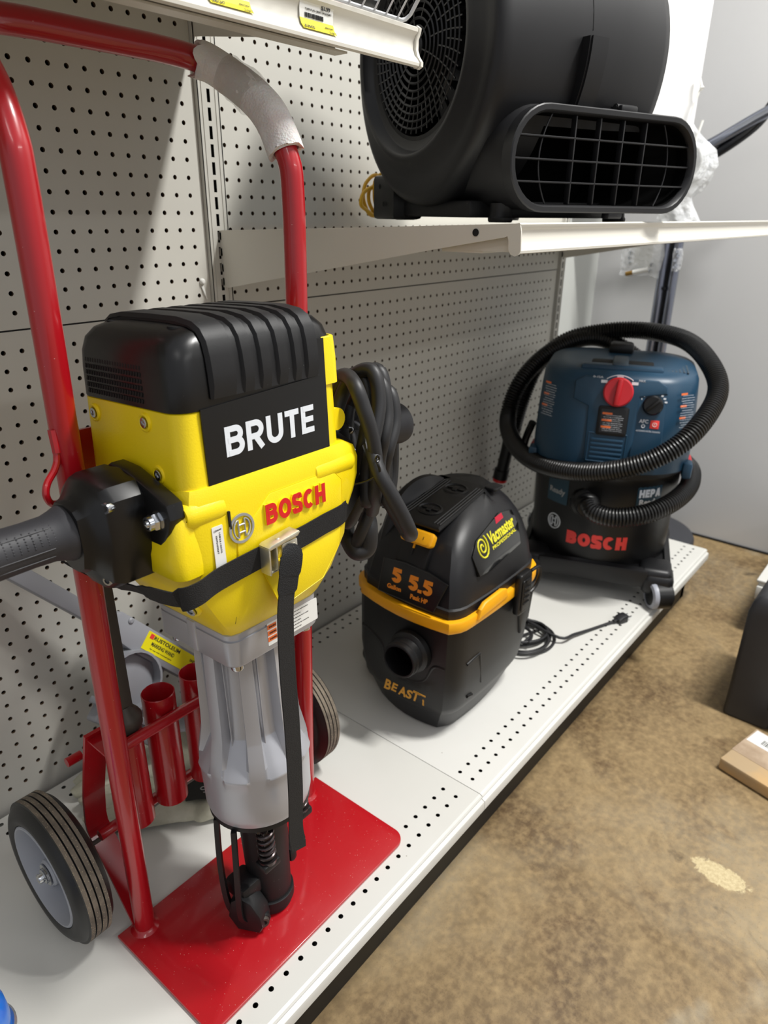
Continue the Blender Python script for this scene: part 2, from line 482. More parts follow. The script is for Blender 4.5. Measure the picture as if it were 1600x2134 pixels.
def rrect(hx, hy, r, n=6, cx=0, cy=0):
    """rounded rectangle outline, counter clockwise"""
    out = []
    for sx, sy, a0 in ((1, 1, 0), (-1, 1, PI / 2), (-1, -1, PI), (1, -1, 1.5 * PI)):
        for k in range(n + 1):
            a = a0 + k / n * PI / 2
            out.append((cx + sx * (hx - r) + r * math.cos(a), cy + sy * (hy - r) + r * math.sin(a)))
    return out


def frame(o, x, y, z=None):
    """matrix with the given origin and axes"""
    x = Vector(x).normalized(); y = Vector(y); y = (y - x * y.dot(x)).normalized(); z = x.cross(y)
    return Matrix(((x.x, y.x, z.x, o[0]), (x.y, y.y, z.y, o[1]), (x.z, y.z, z.z, o[2]), (0, 0, 0, 1)))


def axis(o, d):
    """matrix whose z axis points along d"""
    z = Vector(d).normalized(); x = z.orthogonal().normalized(); y = z.cross(x)
    return Matrix(((x.x, y.x, z.x, o[0]), (x.y, y.y, z.y, o[1]), (x.z, y.z, z.z, o[2]), (0, 0, 0, 1)))


def hexnut(mb, o, d, r, h, m=0, n=6, hole=0.45):
    mb.lathe([(r * .92, 0), (r, h * .1), (r, h * .85), (r * .9, h), (r * hole, h), (r * hole, h * .5), (0, h * .5)], n, m, axis(o, d))


def caphead(mb, o, d, r, h, m=0):
    A = axis(o, d)
    mb.lathe([(r * .96, 0), (r, h * .1), (r, h * .85), (r * .9, h), (r * .55, h)], 16, m, A, cap=False)
    mb.lathe([(r * .55, h), (r * .5, h * .4), (0, h * .4)], 6, m, A, cap=False)


def perf(mb, u0, u1, v0, v1, us, vs, hw, M, hole, depth=0.005, m=0, mi=1):
    """sheet with punched holes. hole: ('round', r) or ('slot', hu, hv); hw = half cell (u, v)"""
    def edges(lo, hi, cs, h):
        e = [(lo, None)]
        for c in cs:
            if c - h > e[-1][0] + 1e-5: e.append((c - h, None))
            e[-1] = (e[-1][0], c)
            e.append((c + h, None))
        e.append((hi, None))
        return [(e[i][0], e[i + 1][0], e[i][1]) for i in range(len(e) - 1) if e[i + 1][0] - e[i][0] > 1e-6]
    EU, EV = edges(u0, u1, us, hw[0]), edges(v0, v1, vs, hw[1])
    for a0, a1, ac in EU:
        for b0, b1, bc in EV:
            if ac is None or bc is None:
                mb.add([(a0, b0, 0), (a1, b0, 0), (a1, b1, 0), (a0, b1, 0)], [(0, 1, 2, 3)], m, M); continue
            C = [(a1, b1), (a0, b1), (a0, b0), (a1, b0)]
            if hole[0] == 'round':
                H = [(ac + hole[1] * math.cos(2 * PI * k / 12), bc + hole[1] * math.sin(2 * PI * k / 12)) for k in range(12)]
                vsx = [(x, y, 0) for x, y in C] + [(x, y, 0) for x, y in H] + [(x, y, -depth) for x, y in H]
                fs = []
                for q in range(4):
                    fs.append((q, 4 + (3 * q + 3) % 12, 4 + (3 * q + 2) % 12, 4 + 3 * q + 1, 4 + 3 * q))
                    fs.append((q, (q + 1) % 4, 4 + (3 * q + 3) % 12))
                n = 12
            else:
                H = [(ac + hole[1], bc + hole[2]), (ac - hole[1], bc + hole[2]), (ac - hole[1], bc - hole[2]), (ac + hole[1], bc - hole[2])]
                vsx = [(x, y, 0) for x, y in C] + [(x, y, 0) for x, y in H] + [(x, y, -depth) for x, y in H]
                fs = [(q, (q + 1) % 4, 4 + (q + 1) % 4, 4 + q) for q in range(4)]
                n = 4
            mb.add(vsx, fs, m, M)
            o = len(mb.v) - 2 * n
            mb.f += [(o + k, o + (k + 1) % n, o + n + (k + 1) % n, o + n + k) for k in range(n)]
            mb.m += [mi] * n


# ================================================================== setting
ZF = -EYE
mb = MB().box((-2.5, -4.5, ZF - .05), (4.6, 1.6, ZF)); fl = obj('floor', mb, M_floor, kind='structure')
for v in fl.data.vertices: v.co.z += EYE
fl.location.z = -EYE
mb = MB().box((2.515, -4.5, ZF), (2.6, 1.1, 1.6)); obj('wall_far', mb, M_wall, kind='structure')
mb = MB().box((-2.5, 1.09, ZF), (2.515, 1.15, 1.6)); obj('wall_left', mb, M_wall2, kind='structure')
mb = MB().box((2.507, -4.5, ZF), (2.515, 1.09, ZF + .006)); obj('baseboard_far', mb, M_kick, kind='structure')

# ================================================================== shelving frame
GZ = -.905                      # deck height
U0, U1 = .785, 2.062            # uprights
g = thing('gondola_shelving', 'beige slotted shelving frame with perforated back panels behind the tools', 'shelving', (.785, 1.02, ZF))
MW = Matrix(((1, 0, 0, 0), (0, 0, 1, 0), (0, 1, 0, 0), (0, 0, 0, 1)))        # (u,v,d) -> (x, ., z); depth goes +y for negative d


def wallM(y): return Matrix(((1, 0, 0, 0), (0, 0, -1, y), (0, 1, 0, 0), (0, 0, 0, 1)))


HX = [.512 + .0254 * k for k in range(-24, 10)]
HR = [.816 + .0254 * k for k in range(0, 49) if .816 + .0254 * k < 2.035]
ZU = [-.005 + .0254 * k for k in range(-5, 24)]
ZL = sorted([-.183 - .0254 * k for k in range(0, 28)])
for (xa, xb, xs) in ((-.45, U0 - .021, HX), (U0 + .021, U1 - .017, HR)):
    for (za, zb, zs, y) in ((-.1535, .75, ZU, 1.012), (-.93, -.1560, ZL, 1.0125)):
        mb = MB(); perf(mb, xa, xb, za, zb, xs, zs, (.0127, .0127), wallM(y), ('round', .0034), .005)
        mb.add([(xa, y + .03, za), (xb, y + .03, za), (xb, y + .03, zb), (xa, y + .03, zb)], [(0, 1, 2, 3)], 2)
        mb.add([(xa, y, zb), (xb, y, zb), (xb, y + .012, zb), (xa, y + .012, zb), (xa, y, za), (xb, y, za), (xb, y + .012, za), (xa, y + .012, za)], [(0, 1, 2, 3), (4, 5, 6, 7)], 0)
        obj('back_panel', mb, (M_peg, M_pegedge, M_peg_back), g, angle=None)
    mb = MB().box((xa, 1.0135, -.158), (xb, 1.02, -.151)); obj('panel_joint', mb, M_slot, g)
for ux, hw in ((U0, .0205), (U1, .0165)):
    mb = MB()
    zs = [-.0155 + .0254 * k for k in range(-35, 30)]
    perf(mb, ux - hw, ux + hw, -.93, .75, [ux], zs, (.006, .0127), wallM(1.004), ('slot', .0030, .0092), .012)
    mb.box((ux - hw, 1.004, -.93), (ux - hw + .002, 1.06, .75)); mb.box((ux + hw - .002, 1.004, -.93), (ux + hw, 1.06, .75))
    mb.box((ux - hw + .003, 1.02, -.93), (ux + hw - .003, 1.024, .75), m=1)
    # rolled edges either side of the slots
    for s in (-1, 1):
        mb.box((ux + s * hw * .62 - .0006, 1.0028, -.92), (ux + s * hw * .62 + .0006, 1.0042, .74))
    obj('slotted_upright', mb, (M_upr, M_slot), g, angle=None)
mb = MB().box((-.45, .475, ZF), (2.03, .482, GZ - .034)); obj('kick_plate', mb, M_kick, g)
mb = MB().box((2.0, .475, ZF), (2.03, 1.0, GZ - .034)); obj('kick_plate', mb, M_kick, g)


def deck(x0, x1, label):
    d = thing('base_deck', label, 'shelf deck', ((x0 + x1) / 2, .72, GZ - .02))
    mb = MB()
    MT = Matrix(((1, 0, 0, 0), (0, 1, 0, 0), (0, 0, 1, GZ), (0, 0, 0, 1)))
    k0 = math.ceil((x0 + .015 - .640) / .02585)
    xs = [.640 + .02585 * k for k in range(k0, 80) if .640 + .02585 * k < x1 - .014]
    perf(mb, x0, x1, .4405, 1.0020, xs, [.468, .494, .965, .990], (.0127, .0124), MT, ('round', .0036), .002, mi=2)
    mb.add([(x0, .46, GZ - .03), (x1, .46, GZ - .03), (x1, 1.0020, GZ - .03), (x0, 1.0020, GZ - .03)], [(0, 1, 2, 3)], 2)
    prof = [(.4405, 0), (.4365, -.0012), (.4345, -.004), (.4375, -.0062), (.4375, -.0076), (.4340, -.0090), (.4300, -.011), (.4290, -.014), (.4290, -.029), (.4310, -.032), (.438, -.0335), (.470, -.0335)]
    mb.loft([[(x0, y, GZ + z) for y, z in prof], [(x1, y, GZ + z) for y, z in prof]], (False, False), 0, closed=False)
    e = [(y, GZ + z) for y, z in prof] + [(1.0020, GZ - .0335), (1.0020, GZ)]
    for xx in (x0, x1):
        mb.add([(xx, y, z) for y, z in e], [tuple(range(len(e)))], 0)
    obj('deck_tray', mb, (M_white, M_white, M_slot), d, angle=28)
    return d


deck(-.45, .8000, 'white metal base deck under the red hand truck')
deck(.8012, 2.035, 'white metal base deck under the two black vacuums')


def bracket(parent, X, poly, th, mats, hole=None):
    mb = MB()
    M = Matrix(((0, 0, 1, X), (1, 0, 0, 0), (0, 1, 0, 0), (0, 0, 0, 1)))    # poly in (y,z)
    mb.prism(poly, 0, th, 0, M=M)
    if hole: mb.lathe([(.0045, 0), (.0045, .0006), (0, .0006)], 14, 1, axis((X - .0005, hole[0], hole[1]), (-1, 0, 0)))
    return obj('shelf_bracket', mb, mats, parent)


# ------------------------------------------------------------------ middle shelf
ms = thing('metal_shelf', 'middle cream metal shelf carrying the black blower', 'shelf', (1.4, 1.0, -.04))
YF = .447; YB = 1.0020


def mz(y): return -.012 - (y - YF) / (YB - YF) * .019


X0, X1 = U0 + .002, U1 - .012
mb = MB()
mb.add([(X0, YF, mz(YF)), (X1, YF, mz(YF)), (X1, YB, mz(YB)), (X0, YB, mz(YB)), (X0, YF, mz(YF) - .0015), (X1, YF, mz(YF) - .0015), (X1, YB, mz(YB) - .0015), (X0, YB, mz(YB) - .0015)],
       [(0, 1, 2, 3), (7, 6, 5, 4), (0, 4, 5, 1), (1, 5, 6, 2), (2, 6, 7, 3), (3, 7, 4, 0)])
mb.box((X0 + .012, .50, -.047), (X1 - .012, .56, -.044)); mb.box((X0 + .010, .46, -.044), (X0 + .012, .56, -.020)); mb.box((X0 + .012, .56, -.047), (X1 - .012, .562, mz(.56) - .001))
mb.box((X0 + .012, .78, -.045), (X1 - .012, .782, mz(.78) - .001))
obj('shelf_tray', mb, M_shelf, ms)
prof = [(.4490, -.0115), (.4440, -.0105), (.4415, -.0122), (.4425, -.0155), (.4455, -.0185), (.4462, -.0220), (.4458, -.032), (.4432, -.0375), (.4405, -.0415), (.4410, -.0445), (.4440, -.0455), (.4485, -.0440), (.4500, -.0400)]
mb = MB().loft([[(X0, y, z) for y, z in prof], [(X1, y, z) for y, z in prof]], (True, True)); obj('price_channel', mb, M_shelf, ms, angle=30)
for X in (X0 - .001, X1 - .001):
    bracket(ms, X, [(1.004, mz(1.004) - .001), (1.004, -.121), (.99, -.121), (.566, -.0445), (.462, -.0270), (.4585, -.0255), (.4565, -.0300), (.4560, -.0405), (.4525, -.0460), (.4465, -.0480), (.4415, -.0460), (.4392, -.0420), (.4402, -.0200), (.4425, -.0112)], .002, (M_shelf, M_slot), hole=(.503, -.0225))
    mb = MB()
    for z in (-.040, -.065, -.090, -.112):
        mb.box((X, 1.0, z - .006), (X + .002, 1.014, z + .006))
    obj('bracket_hook', mb, M_shelf, ms)

# ------------------------------------------------------------------ top shelf with wire fence
ts = thing('metal_shelf', 'sloping top shelf edge with price tags over the red hand truck', 'shelf', (.2, 1.0, .23))
XA, XB = -.45, .777


def tz(y): return .195 + (y - .595) / .41 * .123


mb = MB()
mb.add([(XA, .597, tz(.597)), (XB, .597, tz(.597)), (XB, 1.004, tz(1.004)), (XA, 1.004, tz(1.004)), (XA, .597, tz(.597) - .0015), (XB, .597, tz(.597) - .0015), (XB, 1.004, tz(1.004) - .0015), (XA, 1.004, tz(1.004) - .0015)],
       [(0, 1, 2, 3), (7, 6, 5, 4), (0, 4, 5, 1), (1, 5, 6, 2), (2, 6, 7, 3), (3, 7, 4, 0)])
mb.box((XA + .1, .606, .1585), (XB - .11, .625, .1605)); mb.box((XA + .1, .624, .1605), (XB - .11, .6255, .196))
obj('shelf_tray', mb, M_shelf, ts)
prof = [(.5960, .1965), (.5915, .1985), (.5880, .1965), (.5885, .1930), (.5925, .1890), (.5945, .1840), (.5945, .1760), (.5925, .1700), (.5880, .1655), (.5850, .1615), (.5855, .1585), (.5890, .1570), (.5935, .1590), (.5965, .1640)]
mb = MB().loft([[(XA, y, z) for y, z in prof], [(XB - .0065, y, z) for y, z in prof]], (True, True)); obj('price_channel', mb, M_shelf, ts, angle=30)
cap = [(.5970, .1980), (.5915, .2000), (.5870, .1970), (.5880, .1920), (.5910, .1860), (.5912, .1760), (.5885, .1690), (.5835, .1630), (.5835, .1580), (.5890, .1555), (.5950, .1575), (.5985, .1640)]
mb = MB().prism(cap, 0, .0055, .0012, M=Matrix(((0, 0, 1, XB - .006), (1, 0, 0, 0), (0, 1, 0, 0), (0, 0, 0, 1)))); obj('channel_end_cap', mb, M_shelf, ts)
bracket(ts, XB - .010, [(1.004, tz(1.004) - .002), (1.004, .236), (.990, .235), (.70, .199), (.605, .176), (.600, .176), (.600, tz(.600) - .002)], .002, (M_shelf, M_slot))

fz = .2035
fn = thing('wire_fence', 'white wire fence along the front of the top shelf', 'wire fence', (.3, .6, fz))
mb = MB()
up = Vector((0, -.10, .12)).normalized()
def fp(x, k): return Vector((x, .601, fz)) + up * k
XE = XB - .012
mb.tube([fp(XA, .0), *[fp(x, .0) for x in (-.2, 0, .2, .4, .6, XE - .010)], fp(XE - .004, .0022), fp(XE, .008), fp(XE, .085), fp(XE - .004, .089), fp(XE - .01, .09), fp(XA, .09)], .0022, 8)
obj('fence_frame', mb, M_wire, fn)
mb = MB()
x = XE - .0205
while x > XA:
    p = fp(x, -.003) + Vector((0, -.0025, 0)); q = fp(x, .092) + Vector((0, -.0025, 0))
    mb.tube([p, q], .0011, 6); x -= .0205
mb.tube([fp(XA, .045), fp(XE, .045)], .0011, 6)
obj('fence_wires', mb, M_wire, fn)

pk = thing('product_pack', 'red packet lying behind the wire fence on the top shelf', 'packet', (.62, .66, .225))
mb = MB(); Mp = Matrix.Translation((0.64, .655, .236)) @ Matrix.Rotation(math.radians(16.5), 4, 'X')
mb.box((-.075, -.040, -.014), (.045, .045, .016), .004, M=Mp); obj('wrapper', mb, M_pinkr, pk)
mb = MB().box((-.04, -.041, -.004), (.02, -.0398, .008), M=Mp); obj('printed_band', mb, M_ink, pk)
pk = thing('product_pack', 'black packet beside the red one behind the wire fence', 'packet', (.725, .66, .225))
mb = MB(); Mp = Matrix.Translation((.722, .655, .237)) @ Matrix.Rotation(math.radians(16.5), 4, 'X')
mb.box((-.028, -.036, -.015), (.024, .04, .02), .006, M=Mp); obj('wrapper', mb, M_blk, pk)
mb = MB().box((-.018, -.0372, -.006), (.014, -.0358, .004), M=Mp); obj('printed_band', mb, M_gry, pk)


def price_tag(x0, x1, label, lines, group):
    o = thing('price_tag', label, 'price tag', ((x0 + x1) / 2, .5935, .178), group)
    pr = [(.5905, .1935), (.5932, .1885), (.5938, .1840), (.5938, .1765), (.5918, .1710), (.5880, .1668)]
    bulge = [(y - .0009, z) for y, z in pr]
    mb = MB()
    mb.loft([[(x0, y, z) for y, z in bulge[:4]], [(x1, y, z) for y, z in bulge[:4]]], (False, False), 0, closed=False)
    mb.loft([[(x0, y, z) for y, z in bulge[3:]], [(x1, y, z) for y, z in bulge[3:]]], (False, False), 1, closed=False)
    obj('tag_card', mb, (M_pap, M_laby), o, angle=None)
    mb = MB(); W = x1 - x0
    F = lambda u, z, y=.5924: frame((x0 + u, y, z), (1, 0, 0), (0, 0.05, 1))
    lo = lambda u, z, y: frame((x0 + u, y, z), (1, 0, 0), (0, .55, 1))
    if lines[0]: mb.text(lines[0], F(W - .012, .1884, .5915), h=.0050, depth=.0002, off=.02)
    if lines[1]: mb.text(lines[1], F(W * .55, .1845), w=W * .78, h=.0018, depth=.0002)
    for k in range(22):
        random.seed(k * 3 + int(x0 * 1000)); u = .007 + k * .0012
        mb.box((x0 + u, .5921, .1775), (x0 + u + random.choice((.0004, .0007)), .5926, .1815))
    mb.text(lines[2], lo(.009, .1690, .5878), h=.0030, depth=.0002, off=.02)
    mb.text(lines[3], lo(W - .0065, .1680, .5872), h=.0026, depth=.0002)
    mb.text(lines[4], lo(W - .0085, .1722, .5905), h=.0014, depth=.0002)
    obj('tag_print', mb, M_ink, o, angle=None)


price_tag(.470, .519, 'yellow and white price tag on the top shelf edge, left one', ('', '', '9901347', '23-Apr-2', '078327718210'), None)
price_tag(.583, .631, 'price tag reading $2.99 on the top shelf edge', ('$2.99', 'TAPE FLAG GRN 1-3/16X50FT', '8199470', '23-Apr-2', '081834170041'), None)

# small white push rivet on the upright with a torn sticker below
cl = thing('plastic_rivet', 'small white plastic rivet on the slotted upright', 'rivet', (.752, 1.010, -.113))
mb = MB().lathe([(0, .006), (.003, .0055), (.0048, .003), (.005, 0)], 14, M=axis((.748, 1.0117, -.110), (0, -1, 0))); obj('rivet_head', mb, M_pap, cl)
mb = MB().ribbon([(.7475, 1.0105, -.117), (.7500, 1.009, -.127), (.7545, 1.0105, -.139)], (1, 0, .3), [.005, .003, .0015], .0004); obj('torn_tail', mb, M_pap, cl)

# ================================================================== red hand truck
ZP = GZ + .006
ht = thing('hand_truck', 'red steel hand truck with two wheels carrying the yellow hammer', 'hand truck', (.45, .66, GZ))
XL, XR = .300, .607
mb = MB()
pl = [(.268, .676), (.272, .482)] + [(.647 - .022 + .022 * math.sin(a), .478 + .022 - .022 * math.cos(a)) for a in [k * PI / 16 for k in range(9)]] + [(.645, .676)]
pl[1:2] = [(.272 + .010 - .010 * math.cos(a), .478 + .010 - .010 * math.sin(a)) for a in [k * PI / 8 for k in range(5)]]
mb.prism(pl, GZ + .0005, ZP, .0012)
obj('toe_plate', mb, M_plate, ht)
hp = [(XL, .660, ZP), (XL, .652, -.60), (XL, .643, -.30), (XL, .638, -.10), (XL, .637, .020), (XL + .001, .642, .055), (XL + .003, .660, .090), (XL + .007, .690, .119), (XL + .014, .718, .138), (XL + .028, .739, .151), (XL + .052, .750, .157), (XL + .09, .7525, .159)]
hr = [(XL + XR - p[0], p[1], p[2]) for p in reversed(hp)]
path = crom(hp, 6) + crom(hr, 6)
mb = MB().tube(path, .0132, 20)
for X in (XL, XR):
    mb.lathe([(.0195, 0), (.0180, .0015), (.0150, .003), (.0132, .006)], 20, M=axis((X, .660, ZP - .0005), (0, -.03, 1)))
obj('tube_frame', mb, M_red, ht)
mb = MB().tube([(XL + .01, .668, -.603), (XR - .01, .668, -.603)], .0075, 14); obj('cross_bar', mb, M_red, ht)
mb = MB().tube([(.290, .722, -.768), (XR + .012, .722, -.768)], .0075, 14); obj('cross_bar', mb, M_red, ht)
mb = MB().tube([(.286, .768, -.668), (.306, .768, -.668)], .0065, 14)
mb.tube([(XR - .002, .768, -.668), (XR + .018, .768, -.668)], .0065, 14); obj('bracket_pin', mb, M_red, ht, split=.003)
mb = MB().ribbon([(XL + .008, .650, -.238), (XL + .016, .672, -.238), (XL + .024, .694, -.238), (XL + .045, .6985, -.238), (XR - .045, .6985, -.238), (XR - .024, .694, -.238), (XR - .016, .672, -.238), (XR - .008, .650, -.238)], (0, 0, 1), .048, .004); obj('back_plate', mb, M_red, ht)
for sx in (.335, .388, .446, .503, .556):
    zt = -.603 if sx == .335 else -.578
    mb = MB().lathe([(.0215, -.755), (.0215, zt - .001), (.0205, zt), (.0198, zt - .001), (.0198, -.752), (.0, -.752)], 32, M=Matrix.Translation((sx, .697, 0)), cap=False)
    mb.cbox((sx, .672, -.607), (.012, .010, .006), .002)
    obj('bit_socket', mb, M_red, ht)
for s, X in ((1, .304), (-1, XR - .004)):
    mb = MB()
    c = [(.664, -.892), (.700, -.845), (.752, -.790), (.745, -.70), (.680, -.592), (.656, -.585)]
    mb.ribbon([(X, y, z) for y, z in [(.672, -.896), (.712, -.842), (.748, -.797), (.757, -.785), (.758, -.770), (.748, -.72), (.722, -.640), (.706, -.592)]], (1, 0, 0), .030, .0045)
    mb.box((X - .012, .655, -.603), (X + .012, .707, -.5995), .001)
    obj('axle_bracket', mb, M_red, ht, angle=25)
mb = MB().tube([(.222, .750, -.802), (.685, .750, -.802)], .0078, 14); obj('axle', mb, M_steel, ht)
# welded hook on the left tube
mb = MB().tube(crom([(.290, .640, -.185), (.287, .636, -.215), (.281, .632, -.226), (.270, .628, -.236), (.266, .626, -.246), (.270, .627, -.256), (.281, .630, -.259), (.290, .634, -.258)], 6), .0034, 10)
mb.tube([(.2885, .638, -.190), (.288, .636, -.212)], [.005, .0045], 8)
obj('rope_hook', mb, M_red, ht)
ringp = [(.279 + .0015 * math.sin(a), .6310 + .006 * math.cos(a), -.270 + .014 * math.sin(a)) for a in [k * PI / 12 for k in range(24)]]
mb = MB().tube(ringp, .0012, 8, closed=True); obj('split_ring', mb, M_chr, ht)


def wheel(X0_, s, label):
    """X0_ = outer face, s = +1 when the cart lies towards +x"""
    wc = (X0_, .750, -.802); R_ = .1025
    A = Matrix(((0, 0, s, wc[0]), (1, 0, 0, wc[1]), (0, 1, 0, wc[2]), (0, 0, 0, 1)))   # z axis = +s x
    mb = MB()
    prof = [(.072, .006), (.074, .003), (.080, .0012), (.086, .0010), (.088, .0018), (.0935, .0045), (.0975, .0088), (.0990, .0105)]
    gro = []
    zz = .0105
    # four ground ribs separated by grooves
    ribs = [(.0115, .0170), (.0190, .0250), (.0270, .0330), (.0350, .0395)]
    n_out = len(prof)
    pr = list(prof)
    for a, b in ribs: pr += [(R_ - .0016, a - .0006), (R_, a), (R_, b), (R_ - .0016, b + .0006), (R_ - .0020, b + .0010)]
    pr += [(.0990, .0415), (.0930, .0470), (.086, .0500), (.074, .0500), (.072, .047)]
    mb.lathe(pr, 72, M=A, cap=False)
    mb.lathe([(.0722, .006), (.0722, .047)], 72, M=A, cap=False)
    # tread faces lie between ring pairs (a,b)
    K = len(pr) - 1
    tread = {n_out + 5 * k + 1 for k in range(4)}
    for i in range(K):
        if i in tread:
            for j in range(72): mb.m[i * 72 + j] = 1
    w_ = thing_part('wheel', ht)
    ty = obj('tire', mb, (M_tire, M_tread), ht, angle=30) if False else obj('wheel', mb, (M_tire, M_tread), ht, angle=30)
    mb = MB()
    mb.lathe([(.0728, .0035), (.0715, .0022), (.0690, .0022), (.0675, .0045), (.0630, .016), (.0605, .030), (.0600, .0360), (.0600, .040), (.0728, .040)], 64, M=A, cap=False)
    mb.lathe([(.0600, .0360), (.0190, .0360), (.0185, .0120), (.0165, .0095), (.0080, .0095), (.0080, .040), (.0600, .040)], 48, M=A, cap=False)
    for k in range(4):
        a = k * PI / 2 + .5
        mb.cbox((0, 0, 0), (.044, .0110, .018), .003, M=A @ Matrix.Rotation(a, 4, 'Z') @ Matrix.Translation((.0385, 0, .0275)))
    obj('rim', mb, M_rim, ty, angle=30)
    mb = MB()
    mb.lathe([(.0150, .0085), (.0150, .0070), (.0080, .0070)], 24, M=A); 
    mb.lathe([(.0065, .010), (.0065, -.0015), (.0055, -.003), (.0, -.003)], 18, M=A)
    mb.lathe([(.0105, .0068), (.0105, .0040), (.0085, .0030)], 8, M=A)
    mb.tube([A @ Vector((-.010, .003, .0015)), A @ Vector((.011, -.002, .0010))], .0012, 8)
    obj('axle_nut', mb, M_chr, ty)
    return ty


def thing_part(n, p): return None


wheel(.217, 1, None)
wheel(.690, -1, None)

# ---- foam sleeve round the bend, with tape
fo = thing('foam_sleeve', 'white foam sleeve taped round the bend of the red handle', 'foam wrap', (.585, .72, .14))
i0 = len(path) // 2
R2 = path[i0:]
seg = [p for p in R2]
# keep from the bar to the straight tube
a = [i for i, p in enumerate(seg) if p.x > .572][0]; b = [i for i, p in enumerate(seg) if p.z < .066 and p.x > .59][0]
fp_ = seg[a:b + 1]
def crinkle(P, r0, sd, amp, n=28, ends=True):
    random.seed(sd); rings = []
    mb = MB(); mb.tube(P, 1.0, n, cap=False)
    K = len(P)
    ph = [random.uniform(0, 6.28) for _ in range(6)]
    for i in range(K):
        t = i / (K - 1)
        for k in range(n):
            v = mb.v[i * n + k]; d = (v - P[i]).normalized(); a_ = 2 * PI * k / n
            r = r0 * (1 + amp * (math.sin(2 * a_ + ph[0] + 5 * t) + .6 * math.sin(5 * a_ + ph[1] - 9 * t) + .5 * math.sin(3 * a_ + 14 * t + ph[2]) + .35 * math.sin(11 * a_ + 23 * t)))
            mb.v[i * n + k] = P[i] + d * r
    return mb
P_ = [fp_[0] + (fp_[0] - fp_[1]) * .4] + fp_
PP = []
for i in range(len(P_) - 1):
    for k in range(4): PP.append(P_[i].lerp(P_[i + 1], k / 4))
PP.append(P_[-1])
mb = crinkle(PP, .0200, 3, .035)
n = 28
for k in range(n):
    t_ = (PP[0] - PP[1]).normalized(); mb.v[k] += t_ * (.004 * math.sin(3 * k * 2 * PI / n + 1) + .003 * math.sin(7 * k))
    t_ = (PP[-1] - PP[-2]).normalized(); mb.v[(len(PP) - 1) * n + k] += t_ * (.003 * math.sin(2 * k * 2 * PI / n) + .0015 * math.sin(5 * k))
inner = crinkle(PP, .0150, 3, 0)
mb.add(inner.v, inner.f)
N1 = len(PP)
mb.f += [(k, (k + 1) % n, N1 * n + (k + 1) % n, N1 * n + k) for k in range(n)] + [((N1 - 1) * n + k, (N1 - 1) * n + (k + 1) % n, (2 * N1 - 1) * n + (k + 1) % n, (2 * N1 - 1) * n + k) for k in range(n)]
mb.m += [0] * (2 * n)
obj('foam', mb, M_foam, fo, angle=60)
q0, q1 = int(len(PP) * .30), int(len(PP) * .62)
mb = crinkle(PP[q0:q1], .0214, 9, .045); obj('clear_tape', mb, M_tape, fo, angle=60)

# ================================================================== breaker hammer (local frame)
TH = math.radians(2.5)
HB = Vector((.440, .560, ZP + .0005))
hm = thing('breaker_hammer', 'big yellow and black electric breaker hammer standing strapped on the red hand truck', 'demolition hammer', HB, local=True)
hm.rotation_euler = (-TH, 0, 0)


def H(x, y, z):
    """hammer frame -> eye frame"""
    return HB + Vector((x, y * math.cos(TH) + z * math.sin(TH), -y * math.sin(TH) + z * math.cos(TH)))


FRT = lambda x, y, z: frame((x, y, z), (1, 0, 0), (0, 0, 1))       # lettering on the front: right = +x, up = +z, out = -y


def ring(hx, hy, r, z, cx=0, cy=0, n=6): return [(x, y, z) for x, y in rrect(hx, hy, r, n, cx, cy)]


# black motor cap
mb = MB()
CX, CY = 0.002, 0.0015
mb.loft([ring(.1028, .0840, .020, .7315, CX, CY), ring(.1030, .0842, .020, .7325, CX, CY), ring(.1022, .0834, .021, .760, CX, CY), ring(.1010, .0822, .022, .776, CX, CY), ring(.0978, .0795, .024, .7885, CX, CY), ring(.0920, .0735, .027, .7970, CX, CY), ring(.0830, .0650, .031, .8015, CX, CY), ring(.062, .045, .030, .8045, CX, CY)])
obj('motor_cap', mb, M_blk, hm, angle=50)
# vents on the left face of the cap
mb = MB()
for r_ in range(7):
    for c_ in range(22):
        y = .062 - c_ * .00440; z = .7740 - r_ * .0060
        Mv = Matrix.Translation((CX - .1028 + max(0, z - .745) * .06 + max(0, z - .762) * .09, y, z)) @ Matrix.Rotation(.10, 4, 'Y') @ Matrix.Rotation(.28, 4, 'X')
        mb.cbox((0, 0, 0), (.0016, .0026, .0038), 0, M=Mv)
obj('vent_slots', mb, M_slot, hm, angle=None)
# rubber bumper pad wrapping over the cap, with ribs
PROF = [(-.0832, .7395), (-.0829, .752), (-.0825, .762), (-.0812, .776), (-.0784, .7885), (-.0724, .7970), (-.0638, .8015), (-.0435, .8045), (0, .8050)]
PROF = PROF + [(.003 - y, z) for y, z in reversed(PROF[:-1])]
def over(x, g_):
    out = []
    for i, (y, z) in enumerate(PROF):
        a, b = PROF[max(i - 1, 0)], PROF[min(i + 1, len(PROF) - 1)]
        t = Vector((b[0] - a[0], b[1] - a[1])).normalized()
        out.append((x, y - t.y * g_, z + t.x * g_))
    return out
mb = MB()
mb.loft([over(x, g_) for x, g_ in ((-.0655, -.003), (-.0648, .0010), (-.0640, .0018), (.0705, .0018), (.0713, .0010), (.072, -.003))], (False, False), closed=False)
P = over(-.0645, .0018); Q = over(.071, .0018); mb.add([P[0], Q[0], (Q[0][0], Q[0][1] + .004, Q[0][2]), (P[0][0], P[0][1] + .004, P[0][2])], [(0, 1, 2, 3)])
